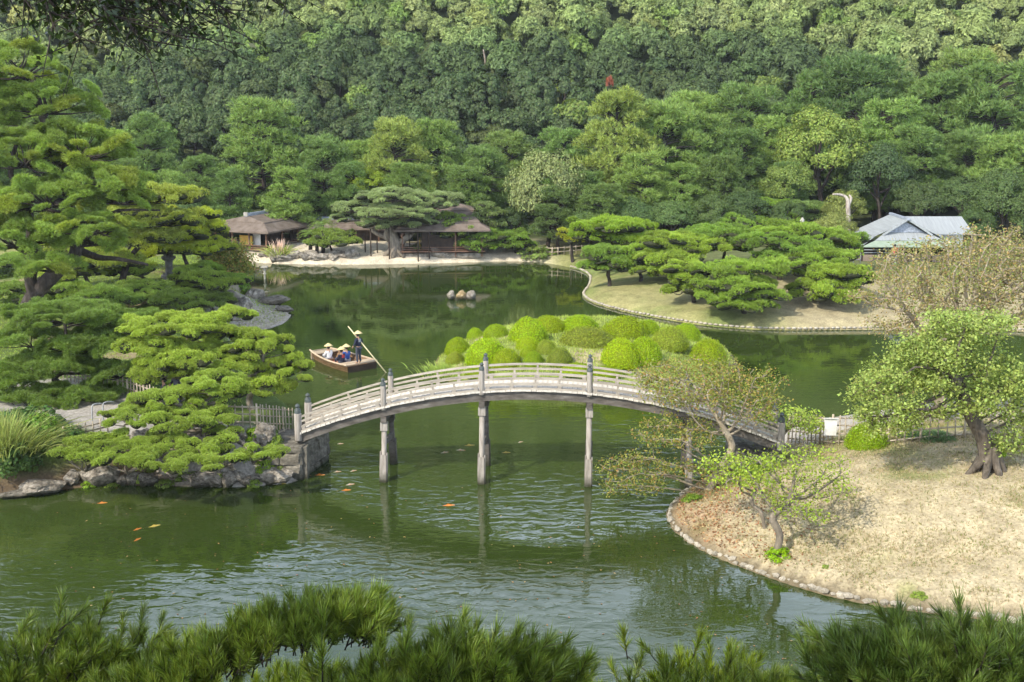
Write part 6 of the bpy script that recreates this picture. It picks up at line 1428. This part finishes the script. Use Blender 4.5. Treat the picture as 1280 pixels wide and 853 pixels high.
branch_tree('maple_tree', (x, y, z), [(285, 316, 30, 14, 0), (300, 332, 24, 11, -.3), (268, 328, 20, 10, 0)], 'low maple turning orange between the promontory pines and the pavilion', trunk=[(0, 0, -.1), (0, 0, .7), (.1, 0, 1.2)], tr=.12, r0=.02, n_att=200, leaf_n=44, leaf_L=.22, mat='autumn', bark='bark', step=.34, kill=.45, spread=.32, seed=7)

# ================================================================== grass blades, litter
q = np.random.default_rng(21); X = q.uniform(4, 26, 60000); Y = q.uniform(30.5, 48, 60000); s = sdist(O_RIGHT, X, Y); k = (s > .25) & (np.abs(X) < Y * .45 + 1)
X, Y = X[k], Y[k]; gr = vnoise(X, Y, 1.1, 61) * .6 + vnoise(X, Y, 3, 62) * .5; k = (gr > .05) | (q.random(len(X)) < .35); X, Y = X[k], Y[k]
Z = h_right(X, Y, sdist(O_RIGHT, X, Y)); Pn = np.repeat(np.stack([X, Y, Z], 1), 3, 0) + q.normal(0, .03, (len(X) * 3, 3)) * np.array([1, 1, 0])
V, T = blades(Pn, nrm(q.normal(0, .55, (len(Pn), 3)) + np.array([0, 0, 1])), q.uniform(.04, .12, len(Pn)), .022, q)
M['drygrass'] = leaf_material('dry_grass', .25, .3, .01, gain=1.0, ramp_stops=[(0, (.44, .35, .20)), (.3, (.36, .33, .15)), (.5, (.23, .26, .08)), (.72, (.47, .39, .24)), (.9, (.16, .22, .05))])
stuff(obj('lawn_grass', raw_mesh('lawn_grass', V, T, M['drygrass'])), 'short dry grass with green tufts on the near lawn', 'grass')
n = 5200; X = q.uniform(5.4, 10.2, n); Y = q.uniform(35, 45, n); s = sdist(O_RIGHT, X, Y); k = (s > .2) & (q.random(n) < np.clip((10.2 - X) / 4, 0, 1)); X, Y = X[k], Y[k]
Z = h_right(X, Y, sdist(O_RIGHT, X, Y)) + .03; nn = nrm(q.normal(0, .45, (len(X), 3)) + np.array([0, 0, 1])); V, Q = leaves(np.stack([X, Y, Z], 1), nn, q.uniform(.07, .13, len(X)), .06, q)
M['litter'] = leaf_material('fallen_leaf', .1, .35, .01, gain=1.0, ramp_stops=[(0, (.28, .13, .055)), (.35, (.36, .20, .09)), (.6, (.20, .09, .04)), (.8, (.42, .28, .14))])
stuff(obj('fallen_leaves', raw_mesh('fallen_leaves', V, Q, M['litter'])), 'brown fallen leaves on the slope under the cherry tree', 'leaf litter')
q = np.random.default_rng(22); X = q.uniform(-34, -9, 26000); Y = q.uniform(45, 100, 26000); s = sdist(O_LEFT, X, Y); k = (s > .3) & (sdist(path_poly, X, Y) < -.1) & (X < -12); X, Y = X[k], Y[k]; Z = h_left(X, Y, sdist(O_LEFT, X, Y))
Pn = np.repeat(np.stack([X, Y, Z], 1), 3, 0) + q.normal(0, .06, (len(X) * 3, 3)) * np.array([1, 1, 0]); V, T = blades(Pn, nrm(q.normal(0, .6, (len(Pn), 3)) + np.array([0, 0, 1])), q.uniform(.06, .18, len(Pn)), .04, q)
stuff(obj('bank_grass', raw_mesh('bank_grass', V, T, M['leaf']), color=(.15, .21, .05)), 'short green grass on the garden bank', 'grass')
q = np.random.default_rng(23); X = q.uniform(-8, 18, 16000); Y = q.uniform(55, 78, 16000); s = sdist(O_ISLET, X, Y); k = s > .05; X, Y = X[k], Y[k]; Z = h_islet(X, Y, s[k])
Pn = np.repeat(np.stack([X, Y, Z], 1), 4, 0) + q.normal(0, .06, (len(X) * 4, 3)) * np.array([1, 1, 0]); V, T = blades(Pn, nrm(q.normal(0, .5, (len(Pn), 3)) + np.array([0, 0, 1])), q.uniform(.08, .25, len(Pn)), .04, q)
stuff(obj('islet_grass', raw_mesh('islet_grass', V, T, M['leaf']), color=(.21, .27, .075)), 'pale green grass growing between the azaleas', 'grass')
# floating leaf specks on the pond
q = np.random.default_rng(31); pts = [G(q.uniform(60, 1000), q.uniform(610, 845), 0) for _ in range(260)]; pts = np.array([p for p in pts if float(h_base(p[0], p[1])) < -.3]); k = sdist(O_RIGHT, pts[:, 0], pts[:, 1]) < -.3; pts = pts[k]; pts[:, 2] = .012
V, Q = leaves(pts, nrm(q.normal(0, .1, (len(pts), 3)) + np.array([0, 0, 1])), q.uniform(.05, .11, len(pts)), .05, q)
stuff(obj('floating_leaves', raw_mesh('floating_leaves', V, Q, M['litter'])), 'scattered fallen leaves floating on the pond', 'leaf litter')

from collections import Counter
cc = Counter(o.parent.get('label', o.parent.name) for o in bpy.data.objects if o.parent and o.name.startswith('foliage_pad'))
print('PADS', sum(cc.values()), cc.most_common(4))

# ================================================================== the camera's hillock: pine boughs below, broadleaf crown overhead
def shoot_mesh(seed, nn=62, L=.125, W=.0078, stem=.20):
    """a shoot with long paired needles brushing upwards"""
    r = np.random.default_rng(seed); t = r.uniform(.15, 1, nn); a = r.uniform(0, 6.28, nn); p = np.stack([np.zeros(nn), np.zeros(nn), t * stem], 1)
    cone = r.uniform(.25, 1.0, nn) * (1.25 - .75 * t); D = nrm(np.stack([np.cos(a) * cone, np.sin(a) * cone, np.ones(nn) * .9], 1))
    V1, T1 = blades(p, D, L * r.uniform(.75, 1.15, nn), W, r); V2, T2 = blades(p + D * .004, nrm(D + r.normal(0, .06, (nn, 3))), L * r.uniform(.75, 1.15, nn), W, r)
    sv, sf = tube([(0, 0, -.03), (0, 0, stem)], [.006, .004], 4); 
    return np.concatenate([V1, V2]), np.concatenate([T1, T2 + len(V1)]), np.array(sv), np.array([f for f in sf if len(f) == 4])
SHOOTS = [shoot_mesh(i) for i in range(6)]
def bough(label, spine, width, n, color, seed, root_to, up=.75, size=.64, tip=None, height_px=0, var=.25, vert=.10):
    """spine: (px, py, depth) survey points of the limb; shoots cover it on top and sides"""
    r = np.random.default_rng(seed); sp = [np.array(P(*q)) for q in spine]; B = np.array(sp[0]); root = empty('pine_bough', tuple(B), label, 'pine branch')
    path = np.array([tuple(v) for v in smooth_path([tuple(p - B) for p in sp], 6)])
    mb = MB(); mb.tube([tuple(p) for p in path], lin(.045, .012, len(path)), 6); Q = [tuple(np.array(q) - B) for q in root_to]
    mb.tube(smooth_path(Q + [tuple(path[0])], 4), lin(.13, .05, 4 * len(Q) + 1), 7)
    Vs, Ts, off = [], [], 0; Ws, Us, wo_ = [], [], 0
    for i in range(n):
        t = r.uniform(0, 1); k = min(len(path) - 2, int(t * (len(path) - 1))); c = path[k] + (path[k + 1] - path[k]) * r.random()
        off_ = np.array([r.normal(0, width * .35), r.normal(0, width * .5), r.normal(0, vert) - .02]) * (1 - .45 * t)
        p = c + off_; d = np.array([off_[0] * 1.6 + r.normal(0, .22), off_[1] * 1.2 + r.normal(0, .25) - .1, up + r.normal(0, .12)]); d /= np.linalg.norm(d)
        tang = path[min(k + 2, len(path) - 1)] - path[k]; d = d + .35 * tang / (np.linalg.norm(tang) + 1e-6) * t; d /= np.linalg.norm(d)
        u = np.cross(d, [.3, .9, .2]); u /= np.linalg.norm(u); w_ = np.cross(d, u); R = np.stack([u, w_, d], 1); s = size * r.uniform(.75, 1.2)
        V, T, sv, sf = SHOOTS[int(r.integers(6))]; Vs.append((V * s) @ R.T + p); Ts.append(T + off); off += len(V); Ws.append((sv * s) @ R.T + p); Us.append(sf + wo_); wo_ += len(sv)
        if i % 3 == 0: mb.tube([tuple(c), tuple((c + p) / 2 + np.array([0, 0, -.02])), tuple(p)], [.008, .006, .005], 4, False)
    obj('limb', mb.mesh('limb', M['bark'], True), root)
    stuff(obj('twigs', raw_mesh('twigs', np.concatenate(Ws), np.concatenate(Us), M['bark']), root))
    obj('needles', raw_mesh('needles', np.concatenate(Vs), np.concatenate(Ts), M['longneedle']), root, color=color)
    return root
FG, FL = (.115, .172, .034), (.16, .23, .035)  # FL paints sunlit tips lighter than the shaded boughs in FG
gz_ = lambda x, y: (x, y, float(h_base(x, y)) - .1)
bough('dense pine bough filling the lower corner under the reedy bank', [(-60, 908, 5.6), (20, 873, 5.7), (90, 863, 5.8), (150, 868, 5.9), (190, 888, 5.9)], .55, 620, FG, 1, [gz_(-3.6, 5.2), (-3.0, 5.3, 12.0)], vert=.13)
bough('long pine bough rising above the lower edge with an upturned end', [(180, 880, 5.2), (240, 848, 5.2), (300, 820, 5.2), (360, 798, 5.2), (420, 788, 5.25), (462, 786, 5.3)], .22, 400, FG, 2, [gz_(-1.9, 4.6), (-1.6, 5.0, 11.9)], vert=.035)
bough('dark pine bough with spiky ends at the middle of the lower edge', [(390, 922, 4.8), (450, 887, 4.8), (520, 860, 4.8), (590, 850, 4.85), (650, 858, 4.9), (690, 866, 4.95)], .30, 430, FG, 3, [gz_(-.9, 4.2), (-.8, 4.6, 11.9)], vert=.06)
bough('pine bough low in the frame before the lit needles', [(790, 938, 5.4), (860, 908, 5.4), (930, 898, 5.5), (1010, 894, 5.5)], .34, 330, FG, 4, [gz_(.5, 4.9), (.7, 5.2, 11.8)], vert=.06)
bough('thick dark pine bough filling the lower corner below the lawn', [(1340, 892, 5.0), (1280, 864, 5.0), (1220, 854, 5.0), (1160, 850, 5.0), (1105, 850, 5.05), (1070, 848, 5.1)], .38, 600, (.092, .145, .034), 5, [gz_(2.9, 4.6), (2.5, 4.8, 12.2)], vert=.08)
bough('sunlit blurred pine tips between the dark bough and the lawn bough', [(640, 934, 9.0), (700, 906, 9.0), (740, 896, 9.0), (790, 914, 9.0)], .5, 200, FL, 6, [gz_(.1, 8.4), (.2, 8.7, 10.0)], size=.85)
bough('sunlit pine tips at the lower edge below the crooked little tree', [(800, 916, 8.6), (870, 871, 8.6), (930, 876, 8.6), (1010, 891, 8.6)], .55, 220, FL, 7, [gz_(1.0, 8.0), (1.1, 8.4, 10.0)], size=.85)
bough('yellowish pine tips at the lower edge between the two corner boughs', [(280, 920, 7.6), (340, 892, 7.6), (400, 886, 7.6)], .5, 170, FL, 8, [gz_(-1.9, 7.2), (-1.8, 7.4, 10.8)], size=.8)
# ---- the broadleaf tree over the viewpoint
r = np.random.default_rng(14); ov = empty('overhanging_tree', (-5.2, -1.6, 13.0), 'dark broadleaf tree whose leafy twigs hang into the upper corner', 'tree'); B = np.array([-5.2, -1.6, 13.0])
mb = MB(); mb.tube(smooth_path([(0, 0, -.3), (.1, .2, 1.6), (.5, .8, 3.2), (1.0, 1.4, 4.6)], 4), lin(.34, .2, 13), 9)
tw = []   # hanging twig ends
ends = [((30, -45, 6.6), (110, 62, 6.4)), ((60, -60, 6.6), (190, 70, 6.5)), ((110, -60, 6.8), (222, 52, 6.7)), ((20, -50, 6.3), (70, 40, 6.2)), ((-10, -40, 6.5), (40, 12, 6.4)), ((160, -50, 6.9), (290, 18, 7.0)), ((200, -45, 7.0), (352, 8, 7.2)), ((60, -55, 6.2), (150, 42, 6.1)), ((130, -40, 6.6), (178, 58, 6.5)), ((20, -60, 7.0), (128, 40, 7.0)), ((220, -40, 7.2), (380, -6, 7.4)), ((90, -50, 6.4), (165, 20, 6.4)), ((140, -50, 6.7), (240, 12, 6.7)), ((60, -50, 6.8), (96, 22, 6.8)), ((170, -45, 6.4), (210, 30, 6.4))]
hub = np.array([-1.9, 4.4, 17.3]) - B
mb.tube(smooth_path([(1.0, 1.4, 4.6), (1.7, 3.2, 4.7), tuple(hub)], 4), lin(.2, .09, 9), 7)
LP, LN = [], []
for a, b in ends:
    A = np.array(P(*a)) - B; E = np.array(P(*b)) - B
    pts = [tuple(hub), tuple((hub + A) / 2 + r.normal(0, .1, 3)), tuple(A), tuple((A + E) / 2 + np.array([0, 0, .08]) + r.normal(0, .03, 3)), tuple(E)]
    pp = smooth_path(pts, 5); mb.tube(pp, lin(.035, .003, len(pp)), 5, False)
    seg = np.array([tuple(v) for v in pp[10:]])
    for j in range(20):
        k = int(r.integers(1, len(seg) - 1)); s0 = seg[k]; d = r.normal(0, 1, 3) * np.array([.2, .2, .12]) + np.array([.04, 0, -.09]); s1 = s0 + d
        mb.tube([tuple(s0), tuple(s1)], [.004, .002], 4, False)
        for t in np.linspace(.15, 1, 8): LP.append(s0 + d * t + r.normal(0, .018, 3))
    for q in seg[2:]:
        for m in range(4): LP.append(q + r.normal(0, .022, 3))
LP = np.array(LP); LN = nrm(r.normal(0, .7, (len(LP), 3)) + np.array([0, -.2, .45])); LL = .046 * r.uniform(.75, 1.3, len(LP))
V, Q = leaves(LP, LN, LL, LL * .44, r, .7)
M['shadeleaf'] = leaf_material('thick_leaf', .22, .4, .02, .4, .35, gain=1.2)
obj('hanging_leaves', raw_mesh('hanging_leaves', V, Q, M['shadeleaf']), ov, color=(.019, .034, .008))
for k in range(9):
    a = k * .7; q = np.array([2.2 + 4.6 * math.cos(a), 2.4 + 3.2 * math.sin(a), 6.0 + .5 * math.sin(k * 2)]); mb.tube(smooth_path([(1.0, 1.4, 4.6), tuple(q * .6 + np.array([.4, .5, 1.9])), tuple(q)], 3), lin(.16, .03, 7), 6, False)
obj('trunk', mb.mesh('trunk', M['bark'], True), ov)
d = sph(5200, r); p = d * r.uniform(.35, 1, (5200, 1)) ** (1 / 3) * np.array([6.4, 4.4, 1.7]) + np.array([2.2, 1.6, 6.4])
V, Q = leaves(p, nrm(r.normal(0, .6, (5200, 3)) + np.array([0, 0, .8])), r.uniform(.14, .26, 5200), .13, r)
obj('crown', raw_mesh('crown', V, Q, M['shadeleaf']), ov, color=(.05, .085, .022))

# ================================================================== the air
HAZE = 0.0002
if HAZE:
    mb = MB(); mb.box((0, 215, 68), (1230, 690, 142)); hm = bpy.data.materials.new('haze'); hm.use_nodes = True; hn = hm.node_tree.nodes; hn.clear()
    ho = hn.new('ShaderNodeOutputMaterial'); hv = hn.new('ShaderNodeVolumePrincipled'); hv.inputs['Color'].default_value = (.86, .91, .97, 1); hv.inputs['Density'].default_value = HAZE; hv.inputs['Anisotropy'].default_value = .2
    hm.node_tree.links.new(hv.outputs[0], ho.inputs['Volume']); hz_ = obj('haze', mb.mesh('haze', hm)); hz_['kind'] = 'stuff'
